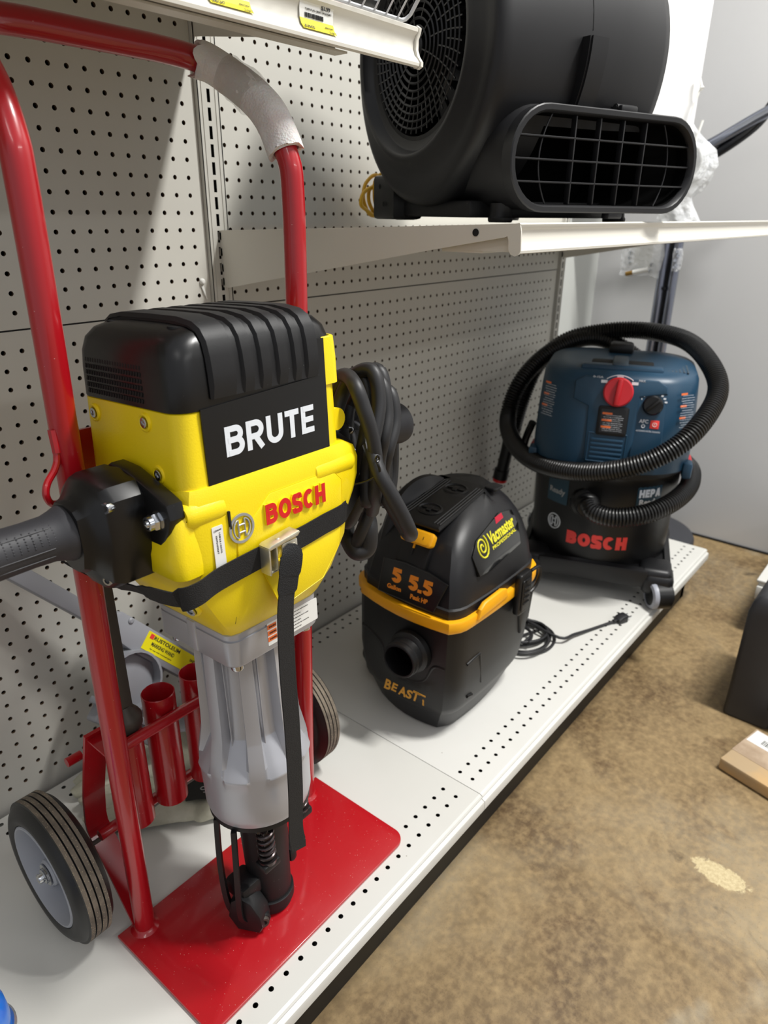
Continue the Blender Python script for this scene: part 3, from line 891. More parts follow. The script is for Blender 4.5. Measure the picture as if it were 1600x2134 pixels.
def rib(xa, xb, za):
    rr_ = []
    for x, g_ in [(xa, .0012), (xa + .0028, .0052), (xb - .0028, .0052), (xb, .0012)]:
        P = over(x, g_)
        if g_ > .002: P[0] = (P[0][0], P[0][1] + .0030, P[0][2]); P[-1] = (P[-1][0], P[-1][1] - .0030, P[-1][2])
        rr_.append(P)
    mb.loft(rr_, (False, False), closed=False)
    P = [r[0] for r in rr_]; mb.add(P, [(0, 1, 2, 3)])
mb2 = mb
for xa, xb in ((-.066, -.035), (-.030, -.0135), (-.0085, .008), (.013, .0295), (.0345, .0475), (.0515, .0715)):
    rib(xa, xb, .7395)
obj('rubber_bumper', mb, M_rub, hm, angle=32)
mb = MB()
for x, y in ((-.068, -.050), (-.068, .050), (.076, .048), (.076, -.050)):
    mb.lathe([(0, .0012), (.0065, .0012), (.0065, -.002)], 16, M=Matrix.Translation((x, y, .8005)) @ Matrix.Rotation(.12 * (1 if x < 0 else -1), 4, 'Y') @ Matrix.Diagonal((1.5, 1, 1, 1)))
obj('screw_hole', mb, M_slot, hm, split=.003)

# yellow housing, upper block
mb = MB()
mb.loft([ring(.1045, .0840, .016, .640, 0, .001), ring(.1035, .0835, .016, .664, 0, .001), ring(.1020, .0828, .018, .7300, .0015, .0015), ring(.1000, .0810, .018, .7316, .0015, .0015)])
# right corner strip rising beside the label
def half(hx, hy, r):
    q = rrect(hx, hy, r, 6, .0015, .0015); return [(.0800, q[-7][1])] + q[-7:] + q[:7] + [(.0800, q[6][1])]
mb.loft([[(x, y, z) for x, y in half(.1048 - k_, .0850 - k_, .013)] + [(x, y, z) for x, y in reversed(half(.0985, .0795, .008))] for z, k_ in ((.728, 0), (.755, .0004), (.7760, .0016), (.7770, .0026))])
# screw bosses
for y, z in ((.059, .716), (-.030, .7185), (-.043, .671)):
    mb.lathe([(.0095, -.003), (.0088, .0006), (.0074, .0012), (.0060, .0004), (.0056, -.003)], 24, M=axis((-.1022 if z > .7 else -.1036, y, z), (-1, 0, 0)), cap=False)
mb.lathe([(0, .040), (.009, .036), (.0125, .028), (.0125, -.002), (.0, -.002)], 24, M=axis((.108, -.070, .684), (0, 1, .0)) )
obj('upper_housing', mb, M_yel, hm, angle=40)
mb = MB()
for y, z in ((.059, .716), (-.030, .7185), (-.043, .671)): caphead(mb, (-.1024 if z > .7 else -.1038, y, z), (-1, 0, 0), .0050, .0018)
obj('housing_screw', mb, M_chr, hm, split=.002)

# yellow housing, wide middle and tapering lower part
mb = MB()
def oct_(hxl, hxr, yf, yb, c, z):
    """front-chamfered outline"""
    return [(hxr, yb - c, z), (hxr - c, yb, z), (-hxl + c, yb, z), (-hxl, yb - c, z), (-hxl, yf + c, z), (-hxl + c * .35, yf + c * .25, z), (-hxl + c * 1.1, yf, z), (-hxl + .05, yf - .0008, z), (hxr - .05, yf - .0008, z), (hxr - c * 1.1, yf, z), (hxr - c * .35, yf + c * .25, z), (hxr, yf + c, z)]
lv = [(.0640, .0640, -.0665, .062, .012, .4840), (.0680, .0680, -.0715, .066, .012, .4900), (.0850, .0850, -.0800, .072, .014, .5150), (.1000, .1000, -.0835, .076, .014, .5420), (.1035, .1045, -.0850, .080, .013, .5520), (.1050, .1080, -.0862, .082, .012, .5800), (.1070, .1200, -.0872, .083, .012, .6020), (.1090, .1270, -.0875, .084, .012, .6200), (.1095, .1290, -.0872, .084, .012, .6400), (.1060, .1240, -.0860, .084, .012, .6540), (.1030, .1100, -.0840, .083, .012, .6610)]
mb.loft([oct_(*l) for l in lv])
# raised shoulder tubes where the handles pass through
for sx, x0, x1 in ((-1, -.108, -.062), (1, .050, .118)):
    mb.lathe([(0, 0), (.010, .0015), (.0145, .005), (.0150, .010), (.0150, x1 - x0 - .006), (.012, x1 - x0), (0, x1 - x0)], 24, M=axis((x0 if sx > 0 else x1, -.0752, .6370), (sx, 0, 0)))
# left bulge below the handle plate
mb.loft([[(x, y, z) for x, y in rrect(a_, b_, .012, 4, cx_2, cy_2)] for z, a_, b_, cx_2, cy_2 in ((.5765, .012, .026, -.107, -.053), (.5790, .0165, .032, -.1075, -.054), (.600, .0195, .034, -.107, -.052), (.635, .0160, .034, -.105, -.051), (.652, .008, .028, -.102, -.048))])
# lower screw boss left
mb.lathe([(.0095, -.02), (.0095, .0015), (.0085, .0030), (.0065, .0028), (.0060, -.004)], 24, M=axis((-.0985, -.060, .5340), (-1, -.25, -.35)), cap=False)
# shallow raised panels on the front
mb.prism([(-.058, .600), (-.012, .636), (.078, .636), (.092, .622), (.092, .585), (.074, .566), (-.058, .578)], 0, .0022, .0018, M=Matrix(((1, 0, 0, 0), (0, 0, -1, -.0868), (0, 1, 0, 0), (0, 0, 0, 1))))
mb.prism([(-.030, .558), (.090, .572), (.084, .545), (.055, .515), (-.010, .505)], 0, .0020, .0018, M=Matrix(((1, 0, 0, 0), (0, .02, -1, -.0975), (0, 1, -.3, 0), (0, 0, 0, 1))))
obj('lower_housing', mb, M_yel, hm, angle=38)
mb = MB()
def fy(z):
    for l0, l1 in zip(lv, lv[1:]):
        if z <= l1[5]: return l0[2] + (l1[2] - l0[2]) * (z - l0[5]) / (l1[5] - l0[5])
    return lv[-1][2]
for xs_, z0_, z1_ in ((.0700, .520, .655), (-.0625, .505, .632)):
    mb.tube([(xs_, fy(z_) + .0002, z_) for z_ in [z0_ + (z1_ - z0_) * k / 14 for k in range(15)]], .00045, 6)
mb.box((-.0655, -.0905, .6150), (-.0635, -.0860, .6330))
obj('housing_seam', mb, M_slot, hm, angle=None, split=.002)
mb = MB(); caphead(mb, (-.1000, -.0605, .5330), (-1, -.25, -.35), .0056, .0035); caphead(mb, (-.0855, .044, .512), (-1, 0, -.3), .0052, .004); obj('housing_screw', mb, M_chr, hm, split=.002)

# label with BRUTE
mb = MB()
mb.prism([(-.0785, .6610), (.0815, .6610), (.0805, .7765), (.0700, .7765), (.0700, .7395), (-.0785, .7325), (-.0785, .7325)][:6], 0, .0016, M=Matrix(((1, 0, 0, 0), (0, 0, -1, -.0825), (0, 1, 0, 0), (0, 0, 0, 1))))
obj('name_label', mb, M_stk, hm, angle=None)
mb = MB().glyphs('BRUTE', FRT(.0020, -.0844, .6975), .1150, .0285, t=.20, gap=.11, depth=.0003); obj('brute_lettering', mb, M_wht, hm, angle=None)
mb = MB().glyphs('BOSCH', FRT(.0205, -.0880, .6155), .0850, .0220, t=.27, gap=.10, depth=.0036); obj('letter_relief', mb, M_yel, hm, angle=None)
mb = MB().glyphs('BOSCH', FRT(.0205, -.0915, .6155), .0845, .0215, t=.24, gap=.10, depth=.0006); obj('bosch_lettering', mb, M_redp, hm, angle=None)


def armature(mb, M, r, th=.0006):
    """ring with the H-shaped armature inside"""
    t = r * .09
    mb.lathe([(r - t, 0), (r - t, th), (r + t, th), (r + t, 0)], 40, M=M, cap=False)
    for s in (-1, 1):
        pts = [(s * r * .28, -r * .66), (s * r * .28, r * .66)] + [(s * (r * .28 + r * .42 * math.sin(a)), r * .66 * math.cos(a)) for a in [k * PI / 12 for k in range(1, 12)]]
        P3 = [(x, y, th / 2) for x, y in pts]
        mb.tube([M @ Vector(p) for p in P3], t * .75, 6, closed=True, prof=None)
        mb.tube([M @ Vector((-r * .28, s * r * .28, th / 2)), M @ Vector((r * .28, s * r * .28, th / 2))], t * .75, 6)


mb = MB(); armature(mb, FRT(-.0515, -.0892, .6115), .0140, .0012); obj('round_emblem', mb, M_slvp, hm)
mb = MB().box((-.1015, -.0868, .5790), (-.0765, -.0864, .6270)) if False else MB()
mb.prism(rrect(.0062, .0215, .001, 3, -.0790, .6010), 0, .0006, M=Matrix(((1, 0, 0, 0), (0, 0, -1, -.0880), (0, 1, 0, 0), (0, 0, 0, 1))))
obj('serial_label', mb, M_pap, hm, angle=None)
mb = MB()
mb.text('CDAxxx', frame((-.0790, -.0887, .6185), (1, 0, .12), (0, 0, 1)), w=.009, h=.0017, depth=.0002)
mb.text('1082510070', frame((-.0772, -.0887, .605), (0, 0, -1), (1, 0, 0)), w=.021, h=.0016, depth=.0002)
mb.text('3509245903T', frame((-.0810, -.0887, .604), (0, 0, -1), (1, 0, 0)), w=.019, h=.0016, depth=.0002)
obj('serial_print', mb, M_ink, hm, angle=None)

# silver gear collar
mb = MB()
mb.loft([ring(.0635, .0665, .014, .4440), ring(.0655, .0685, .014, .4470), ring(.0655, .0685, .014, .4760), ring(.0640, .0670, .014, .4765), ring(.0640, .0670, .014, .4785), ring(.0655, .0685, .014, .4790), ring(.0655, .0685, .013, .4845), ring(.0635, .0665, .013, .4860)])
mb.cbox((-.0640, .000, .465), (.006, .016, .038), .002)
obj('gear_collar', mb, M_sil, hm, angle=38)
mb = MB()
for x, y in ((-.050, -.054), (.054, -.052), (-.052, .052), (.052, .052)):
    mb.lathe([(.0075, .4445), (.0075, .4365), (.0066, .4345), (0, .4345)], 20, M=Matrix.Translation((x, y, 0)))
obj('collar_bolt', mb, M_chr, hm, split=.002)
# long warning label on the collar
mb = MB().prism(rrect(.0385, .0140, .0015, 3, .0225, .4655), 0, .0004, M=Matrix(((1, 0, 0, 0), (0, 0, -1, -.0684), (0, 1, 0, 0), (0, 0, 0, 1)))); obj('warning_label', mb, M_pap, hm, angle=None)
mb = MB()
for k in range(3): mb.cbox((-.0095, -.0690, .4745 - k * .0075), (.0130, .0003, .0055))
obj('warning_flags', mb, M_orl, hm, angle=None)
mb = MB()
for k in range(3): mb.text('\u26a0' if False else 'WARNING', FRT(-.0085, -.0692, .4745 - k * .0075), w=.0105, h=.0024, depth=.0002)
rows = ('To reduce the risk of injury, user must read instruction', 'manual. Always wear eye protection.', 'Pour reduire le risque de blessures lire le mode', "d'emploi. Porter une protection oculaire.", 'Para reducir el riesgo de lesiones leer manual de', 'instrucciones. Use proteccion para los ojos.')
for k, t_ in enumerate(rows): mb.text(t_, FRT(.0235 + (0 if k % 2 == 0 else -.006), -.0690, .4765 - k * .0042), w=.046 if k % 2 == 0 else .034, h=.0016, depth=.0002)
obj('warning_print', mb, M_ink, hm, angle=None)

# cast silver barrel with flutes
def barrel_r(a_, z):
    pts = [(.196, .0655), (.206, .0680), (.272, .0690), (.284, .0680), (.318, .0610), (.34, .0597), (.446, .0565)]
    for (z0, r0), (z1, r1) in zip(pts, pts[1:]):
        if z <= z1: r = r0 + (r1 - r0) * (z - z0) / (z1 - z0); break
    k = (a_ / (2 * PI) * 8) % 1.0
    inside = max(0, min(1, (abs(k - .5) - .22) * -14 + .0))
    inside = max(0., min(1., (.30 - abs(k - .5)) / .025))
    zr = max(0, min(1, (z - .270) / .046))
    return r - .0135 * inside * zr + (.0022 * inside * (1 - zr) if z > .262 and zr < .05 else 0)
zs = [.196, .201, .206, .23, .250, .262, .268, .270, .2715, .284, .296, .308, .3155, .3165, .319, .34, .38, .42, .446]
NB = 224
mb = MB().loft([[(barrel_r(2 * PI * i / NB, z) * math.cos(2 * PI * i / NB + .15), barrel_r(2 * PI * i / NB, z) * math.sin(2 * PI * i / NB + .15), z) for i in range(NB)] for z in zs])
for k in range(8):
    a_ = (k + .5) * PI / 4 + .15
    mb.cbox((0, 0, 0), (.004, .0012, .130), .0005, M=Matrix.Rotation(a_ - .13, 4, 'Z') @ Matrix.Translation((.0495, 0, .368)) )
obj('cast_barrel', mb, M_sil, hm, angle=24)
mb = MB()
def wrapz(r, a0):
    return lambda v: Vector(((r + v.z) * math.cos(a0 + v.y / r), (r + v.z) * math.sin(a0 + v.y / r), v.x))
A_ = -PI / 2 + .42
for k, ch in enumerate('BOSCH'):
    mb.text(ch, Matrix.Translation((0, 0, .285 + k * .011)), h=.0085, depth=.0012, off=.02, warp=(lambda v: Vector(((.0475 + v.z) * math.cos(A_ + v.x / .0475), (.0475 + v.z) * math.sin(A_ + v.x / .0475), v.y)), .004))
for k in range(20):
    mb.cbox((0, 0, 0), (.0018, .0075, .0014), .0004, M=Matrix.Rotation(A_, 4, 'Z') @ Matrix.Translation((.0480, 0, .345 + k * .0046)) @ Matrix.Rotation(.5, 4, 'X'))
obj('cast_relief', mb, M_sil, hm, angle=30)

mb = MB().lathe([(.060, .196), (.0655, .1955), (.0655, .189), (.060, .186), (.030, .185)], 64); mb.lathe([(0, .182), (.058, .182)], 32)
obj('seal_ring', mb, M_rub, hm)
mb = MB()
mb.lathe([(.0, 0), (.0275, 0), (.0290, .0015), (.0292, .012), (.0300, .060), (.0315, .120), (.0330, .183)], 48)
mb.lathe([(.0315, .010), (.0325, .011), (.0325, .024), (.0315, .025)], 48)
mb.cbox((.030, .006, .085), (.016, .026, .050), .005); mb.cbox((.036, -.004, .060), (.014, .022, .026), .006)
obj('tool_holder', mb, M_rub, hm)
# latch on the left
mb = MB()
mb.prism([(-.028, 0), (.004, 0), (.010, .012), (.008, .030), (-.004, .052), (-.020, .060), (-.034, .050), (-.040, .022)], 0, .030, .005, M=Matrix(((.45, 0, -.89, -.026), (-.89, 0, -.45, -.016), (0, 1, 0, 0.004), (0, 0, 0, 1))))
mb.cbox((-.040, .004, .060), (.034, .040, .026), .006)
mb.lathe([(0, .002), (.009, .002), (.011, 0), (.011, -.012)], 20, M=axis((-.0400, -.0290, .018), (-.45, -.89, 0)))
obj('latch_body', mb, M_rub, hm, angle=40)
mb = MB()
for dy in (-.022, .012):
    mb.tube(crom([(-.062, dy, .190), (-.066, dy, .12), (-.066, dy * .8, .06), (-.060, dy * .6, .030), (-.046, dy * .6 - .004, .014)], 5), .0052, 8, prof=[(-1, -.6), (1, -.6), (1, .6), (-1, .6)])
obj('latch_bar', mb, M_rub, hm, angle=40)
mb = MB(); mb.lathe([(0, .0040), (.0045, .0040), (.0045, .0062), (.0075, .0062), (.0085, 0)], 18, M=axis((-.0400, -.0290, .018), (-.45, -.89, 0))); obj('latch_pin', mb, M_steel, hm)


def spring(c, r, z0, z1, turns):
    P = [(c[0] + r * math.cos(t), c[1] + r * math.sin(t), z0 + (z1 - z0) * t / (2 * PI * turns)) for t in [k * 2 * PI / 16 for k in range(int(turns * 16) + 1)]]
    mb = MB().tube(P, .0023, 8)
    mb.lathe([(r * .45, z0), (r * .45, z1)], 14, M=Matrix.Translation((c[0], c[1], 0)))
    mb.lathe([(r + .002, z0 - .006), (r + .003, z0), (0, z0)], 18, M=Matrix.Translation((c[0], c[1], 0)))
    return mb


obj('coil_spring', spring((-.034, -.047, 0), .0095, .139, .187, 5.5), M_spring, hm)
obj('coil_spring', spring((.050, -.020, 0), .0095, .142, .187, 5.5), M_spring, hm)
mb = MB().cbox((-.034, -.047, .130), (.026, .020, .010), .002); mb.cbox((.050, -.020, .134), (.024, .024, .012), .003); obj('spring_seat', mb, M_rub, hm, split=.003)

# ---- handle mount and grips
HZ = .628


def grip(s):
    mb = MB()
    x0, x1 = (.186, .302)
    prof = [(.0275, .176), (.0262, .182), (.0238, .188), (.0215, .196), (.0208, .215), (.0212, .240), (.0222, .265), (.0240, .280), (.0275, .292), (.0290, .298), (.0285, .304), (.0240, .309), (0, .311)]
    A = Matrix(((0, 0, s, 0), (1, 0, 0, 0), (0, 1, 0, HZ), (0, 0, 0, 1)))
    mb.lathe(prof, 40, M=A)
    # raised border lines and dimples
    for a_ in (2.35, 3.25, 3.65, -.55, -1.45):
        mb.tube([A @ Vector((.0212 * math.cos(a_), .0212 * math.sin(a_), z)) for z in (.200, .235, .262)], .0006, 6)
    for i in range(11):
        for j in range(7):
            for side in (1, -1):
                a_ = (PI if side > 0 else 0) - .55 + (j - 3) * .12 + (.06 if i % 2 else 0)
                z = .198 + i * .006
                mb.lathe([(0, .0007), (.0007, .0004), (.0009, -.0005)], 8, M=axis(A @ Vector((.0210 * math.cos(a_ + 0), .0210 * math.sin(a_), z)), A.to_3x3() @ Vector((math.cos(a_), math.sin(a_), 0))))
    return mb


for s in (-1, 1):
    g_ = obj('handle_grip', grip(s), M_grip, hm, angle=35)
    mb = MB()
    # plate bolted to the housing: rhombus seen from the side
    def mt(t): return Matrix(((0, 0, s, 0), (1, 0, 0, 0), (0, 1, 0, 0), (0, 0, 0, 1)))
    ply = [(-.084, .641), (-.081, .655), (-.067, .661), (-.020, .677), (.006, .679), (.026, .668), (.034, .645), (.033, .612), (.018, .582), (-.004, .566), (-.020, .566), (-.045, .583), (-.078, .627)]
    mb.prism(ply, .1065, .1245, .003, M=mt(0))
    blk = [(-.047, .660), (-.036, .671), (-.010, .6775), (.016, .676), (.030, .664), (.035, .645), (.034, .606), (.022, .576), (.002, .566), (-.020, .566), (-.040, .577), (-.049, .606)]
    rr_ = []
    for x, k_ in ((.1235, 1.0), (.1235, 1.0), (.152, .995), (.160, .94), (.163, .90), (.168, .76), (.174, .63), (.180, .58)):
        rr_.append([(s * x, y * k_ + .0, HZ + (z - HZ) * k_) for y, z in blk])
    mb.loft(rr_)
    obj('handle_mount', mb, M_blk, hm, angle=26)
    mb = MB()
    caphead(mb, (s * .1500, -.0400, .655), (s, -.30, .05), .0055, .012); caphead(mb, (s * .154, -.026, .583), (s, -.4, -.1), .0050, .012)
    obj('mount_bolt', mb, M_chr, hm, split=.002)
    mb = MB()
    hexnut(mb, (s * .1240, -.0660, .638), (s, 0, 0), .0085, .0085, hole=.9); mb.lathe([(.0072, .0085), (.0068, .0125), (.0050, .0130)], 20, M=axis((s * .1240, -.0660, .638), (s, 0, 0)), cap=False)
    mb.lathe([(.0095, 0), (.0095, .0012), (.004, .0012)], 20, M=axis((s * .1240, -.0660, .638), (s, 0, 0)))
    mb.lathe([(0, .0150), (.0030, .0142), (.0042, .0120)], 16, M=axis((s * .1240, -.0660, .638), (s, 0, 0)), cap=False)
    obj('lock_nut', mb, M_chr, hm)

# power cord looped over the right grip (part of the hammer)
mb = MB()
random.seed(5)
def loop(pts, r=.0088, closed=True): mb.tube(crom(pts, 7, closed), r, 12, closed=closed)
def hp_(px, py, y): 
    q = at(px, py, Y=y) - HB; return Vector((q.x, q.y * math.cos(TH) - q.z * math.sin(TH), q.y * math.sin(TH) + q.z * math.cos(TH)))
# five tall loops hanging over the grip
loops = [((778, 776), (765, 980), (762, 1040), .520), ((757, 785), (752, 960), (735, 1095), .540), ((795, 800), (790, 960), (770, 1040), .535), ((792, 775), (783, 960), (748, 1140), .555), ((812, 818), (800, 980), (781, 1060), .550)]
for (t, c, b, y) in loops:
    T, C_, B_ = hp_(t[0], t[1], y), hp_(c[0], c[1], y - .012), hp_(b[0], b[1], y)
    dv = Vector((.004, .058, .0))
    loop([T, T + Vector((-.006, -.012, -.035)), C_ + Vector((0, -.008, .03)), C_, C_ + Vector((-.002, 0, -.04)), B_ + Vector((0, -.004, .02)), B_ + Vector((.003, .012, 0)), B_ + Vector((.012, .03, .018)), C_ + dv + Vector((.006, 0, -.03)), C_ + dv + Vector((.004, 0, .04)), T + Vector((.000, .050, -.03)), T + Vector((.000, .026, -.004))])
# strand from the housing crossing in front
loop([hp_(700, 790, .600), hp_(720, 782, .560), hp_(738, 800, .515), hp_(757, 850, .500), hp_(776, 915, .492), hp_(784, 985, .490), hp_(781, 1030, .495), hp_(775, 1065, .515)], closed=False)
# long diagonal loop end
loop([hp_(770, 925, .500), hp_(790, 985, .478), hp_(815, 1030, .465), hp_(838, 1072, .456), hp_(852, 1102, .452), hp_(856, 1114, .458), hp_(849, 1110, .470), hp_(828, 1075, .482), hp_(805, 1035, .492), hp_(788, 1000, .505), hp_(775, 960, .52)], closed=False)
# far strands behind
loop([hp_(818, 890, .60), hp_(818, 980, .60), hp_(808, 1060, .59)], closed=False); loop([hp_(803, 900, .60), hp_(806, 1000, .60), hp_(800, 1050, .60)], closed=False)
obj('power_cord', mb, M_cord, hm, angle=60)
mb = MB(); mb.tube(crom([hp_(712, 1060, .60), hp_(722, 1110, .58), hp_(742, 1148, .56), hp_(765, 1140, .55), hp_(768, 1100, .55), hp_(762, 1070, .56)], 8), [.009] * 10 + [.0125] * 31, 14)
obj('cord_guard', mb, M_cord, hm, angle=60)
mb = MB(); mb.tube(crom([hp_(735, 1010, .505), hp_(765, 1002, .488), hp_(790, 985, .474), hp_(787, 966, .474), hp_(783, 955, .480)], 6), .0014, 8); mb.tube(crom([hp_(783, 955, .472), hp_(787, 950, .470), hp_(790, 957, .470), hp_(785, 963, .470), hp_(782, 956, .472)], 6), .0013, 8)
obj('twist_tie', mb, M_blk, hm)

# ---- chisel in the left socket
ch = thing('chisel_bit', 'dark steel chisel bar standing in the left socket of the red hand truck', 'chisel', (.335, .697, -.752))
mb = MB().loft([ring(.0098, .0098, .002, -.575, .338, .697, 2), ring(.0098, .0098, .002, -.330, .338, .701, 2), ring(.0090, .0090, .002, -.322, .338, .701, 2)]); obj('shank', mb, M_steel, ch, angle=30)
mb = MB().lathe([(.0135, -.750), (.0135, -.600), (.0215, -.600), (.0225, -.597), (.0225, -.586), (.0210, -.583), (.0140, -.574), (.0110, -.568)], 28, M=Matrix.Translation((.337, .697, 0))); obj('shank_collar', mb, M_steel, ch)

# ================================================================== cam strap
st = thing('cam_strap', 'black webbing strap with a metal cam buckle holding the yellow hammer to the truck', 'strap', H(-.01, -.09, .57))
up_ = (0, 0, 1)
mb = MB()
F1 = [Vector((.286, .655, -.335)), Vector((.286, .632, -.335)), H(-.148, .005, .562), H(-.142, -.027, .565), H(-.137, -.060, .5655), H(-.128, -.088, .5655), H(-.112, -.0960, .5680), H(-.085, -.0925, .5710), H(-.028, -.0920, .5745)]
mb.ribbon(crom(F1, 6), [(-.6, -.5, .6)] * 14 + [(-.5, -.4, .75)] * 8 + [(-.3, -.3, .9)] * 8 + [(0, 0, 1)] * 19, [.018] * 12 + [.019] * 12 + [.022] * 6 + [.0245] * 19, .0015)
F2 = [H(.004, -.0935, .5760), H(.03, -.0905, .5755), H(.06, -.0905, .5785), H(.09, -.0890, .5800), H(.112, -.0800, .5830), H(.135, -.070, .590), H(.158, -.060, .600), H(.165, -.035, .603), H(.168, .02, .610), Vector((.622, .640, -.30)), Vector((.620, .655, -.30))]
mb.ribbon(crom(F2, 6), up_, .0245, .0015)
obj('band', mb, M_web, st, angle=40)
mb = MB()
Tl = [H(-.012, -.106, .582), H(-.010, -.1115, .572), H(-.018, -.113, .548), H(-.026, -.1135, .515), H(-.030, -.1135, .45), H(-.031, -.1135, .36), H(-.033, -.1120, .28), H(-.036, -.1100, .225), H(-.033, -.109, .199)]
wv_ = [(1, -.35, 0)] * 7 + [(1, -.3, 0)] * 4 + [(1, -.1, 0)] * 4 + [(1, .12, 0)] * 34
mb.ribbon(crom(Tl, 6), wv_, [.008, .011, .015, .019, .022] + [.0245] * 44, .0014)
mb.prism([(-.0122, 0), (.0122, 0), (.0122, -.012)], -.0007, .0007, M=frame(H(-.033, -.109, .199), (1, .12, 0), up_))
obj('loose_tail', mb, M_web, st, angle=40)
mb = MB()
BM = frame(H(-.0135, -.0935, .5740), (1, 0, .02), (0, 0, 1))      # x right, y up, z out
mb.prism([(-.021, .0120), (.018, .0150), (.0215, .0185), (.0200, .0200), (-.018, .0168), (-.0215, .0150)], -.002, .0140, .001, M=BM)
mb.prism([(-.021, -.0165), (.0205, -.0155), (.0205, -.0130), (-.021, -.0140)], -.002, .0105, .001, M=BM)
mb.box((-.0215, -.0160, -.001), (-.0195, .0140, .0135), .0006, M=BM); mb.box((-.0100, -.0150, .0010), (-.0085, .0140, .0115), .0005, M=BM)
mb.lathe([(.0026, .014), (.0026, .0165), (.0018, .0175), (0, .0175)], 12, M=BM @ Matrix.Rotation(-PI / 2, 4, 'X') @ Matrix.Translation((-.004, -.007, .0015)))
ob = obj('cam_buckle', mb, M_zinc, st, angle=30)
mb = MB(); mb.prism(rrect(.0105, .0125, .002, 3, .0085, -.0005), .009, .0115, .001, M=BM); mb.prism(rrect(.0070, .0085, .001, 3, .0085, -.0005), .0112, .0120, .0004, M=BM); obj('cam_lever', mb, M_zinc, st, angle=30)

# ================================================================== small black and yellow vacuum
va = thing('wet_dry_vacuum', 'small black wet dry vacuum with a yellow band standing behind the hand truck', 'vacuum', (1.02, .67, GZ))


def vring(x0, x1, y0, y1, z, c=.045, bow=.012, n=4):
    """plan outline: front (low x) slightly bowed with a crisp corner on the aisle side, rounded behind"""
    P = []
    ym = (y0 + y1) / 2
    for k in range(7):                               # front face from aisle corner to wall corner
        t = k / 6; y = y0 + .018 + (y1 - y0 - .05) * t
        P.append((x0 + .012 - bow * 1.6 * math.sin(PI * min(1, t * .8 + .1)) + .012 * t, y, z))
    for k in range(1, 5): a = k / 5 * PI / 2; P.append((x0 + .016 + c * .7 * (1 - math.cos(a)) + .012, y1 - .032 + .032 * math.sin(a), z))
    for k in range(5): P.append((x0 + .07 + (x1 - x0 - .13) * k / 4, y1 + .004 * math.sin(PI * k / 4), z))
    for k in range(1, 6): a = k / 6 * PI / 2; P.append((x1 - .06 + .06 * math.sin(a), y1 - .055 + .055 * math.cos(a), z))
    for k in range(3): P.append((x1, y1 - .055 - (y1 - y0 - .11) * k / 2, z))
    for k in range(1, 6): a = k / 6 * PI / 2; P.append((x1 - .07 + .07 * math.cos(a), y0 + .055 - .055 * math.sin(a), z))
    for k in range(6): P.append((x1 - .07 - (x1 - x0 - .125) * k / 5, y0 - .003 * math.sin(PI * k / 5), z))
    for k in range(1, 4): a = k / 4 * PI / 2; P.append((x0 + .055 - .043 * math.sin(a) + .0, y0 + .018 * (1 - math.cos(a)), z))
    return P


bx = [(-.905, .884, 1.110, .578, .760), (-.900, .878, 1.118, .572, .766), (-.872, .870, 1.135, .562, .776), (-.853, .864, 1.145, .556, .781)]
mb = MB().loft([vring(a, b, c, d, z) for z, a, b, c, d in bx]); obj('base_shell', mb, M_vgry, va, angle=30)
bx = [(-.853, .8625, 1.146, .5545, .782), (-.848, .8600, 1.150, .5520, .785), (-.835, .857, 1.158, .548, .790), (-.79, .855, 1.170, .545, .795), (-.70, .857, 1.178, .545, .797), (-.668, .858, 1.180, .545, .797)]
mb = MB().loft([vring(a, b, c, d, z) for z, a, b, c, d in bx])
def vfront(y, x0=.857, y0=.545, y1=.797, bow=.012):
    t = max(0, min(1, (y - y0 - .018) / (y1 - y0 - .05)))
    return x0 + .012 - bow * 1.6 * math.sin(PI * min(1, t * .8 + .1)) + .012 * t
# raised contour ridges
mb.tube([(vfront(p.y) + .0012, p.y, p.z) for p in crom([(0, .768, -.738), (0, .735, -.739), (0, .705, -.752), (0, .690, -.785), (0, .650, -.797), (0, .607, -.785), (0, .590, -.752), (0, .580, -.744), (0, .564, -.744)], 5)], .0036, 10)
mb.tube(crom([(.905, .5455, -.748), (.940, .5445, -.744), (.946, .5445, -.752), (.958, .546, -.815)], 5), .0030, 8)
mb.tube([(.915, .5475, -.825), (.930, .5465, -.828)], .0035, 8)
# latch pad recess
mb.prism([(0, 0), (.06, 0), (.05, -.06), (.02, -.085)], 0, .006, .003, M=frame((1.075, .5470, -.690), (1, 0, 0), (0, 0, 1)))
obj('tank', mb, M_vblk, va, angle=32)
# hose port
PM = axis((.848, .632, -.728), (-1, -.10, .0))
mb = MB().lathe([(.042, -.004), (.0405, .006), (.036, .010), (.0335, .011), (.0335, .022), (.0350, .0235), (.0350, .026), (.0335, .0275), (.0335, .036), (.0320, .0375), (.0290, .0375), (.0285, .036), (.0285, .004), (0, .004)], 44, M=PM)
obj('hose_port', mb, M_vblk, va, angle=35)
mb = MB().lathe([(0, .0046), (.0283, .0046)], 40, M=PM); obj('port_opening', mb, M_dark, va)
# yellow band
mb = MB()
def band(z): return {'-': 0}
zz = [(-.6690, 0), (-.6685, .0035), (-.6660, .0045), (-.6500, .0045), (-.6475, .0035), (-.6470, 0)]
mb.loft([vring(.858 - g_, 1.180 + g_, .545 - g_, .797 + g_, z) for z, g_ in zz])
mb.prism([(0, 0), (.10, 0), (.095, .020), (.080, .0265), (.020, .0265), (.006, .018)], 0, .010, .004, M=frame((.918, .5440, -.657), (1, 0, .03), (0, 0, 1)))
obj('lid_band', mb, M_vyel, va, angle=32)
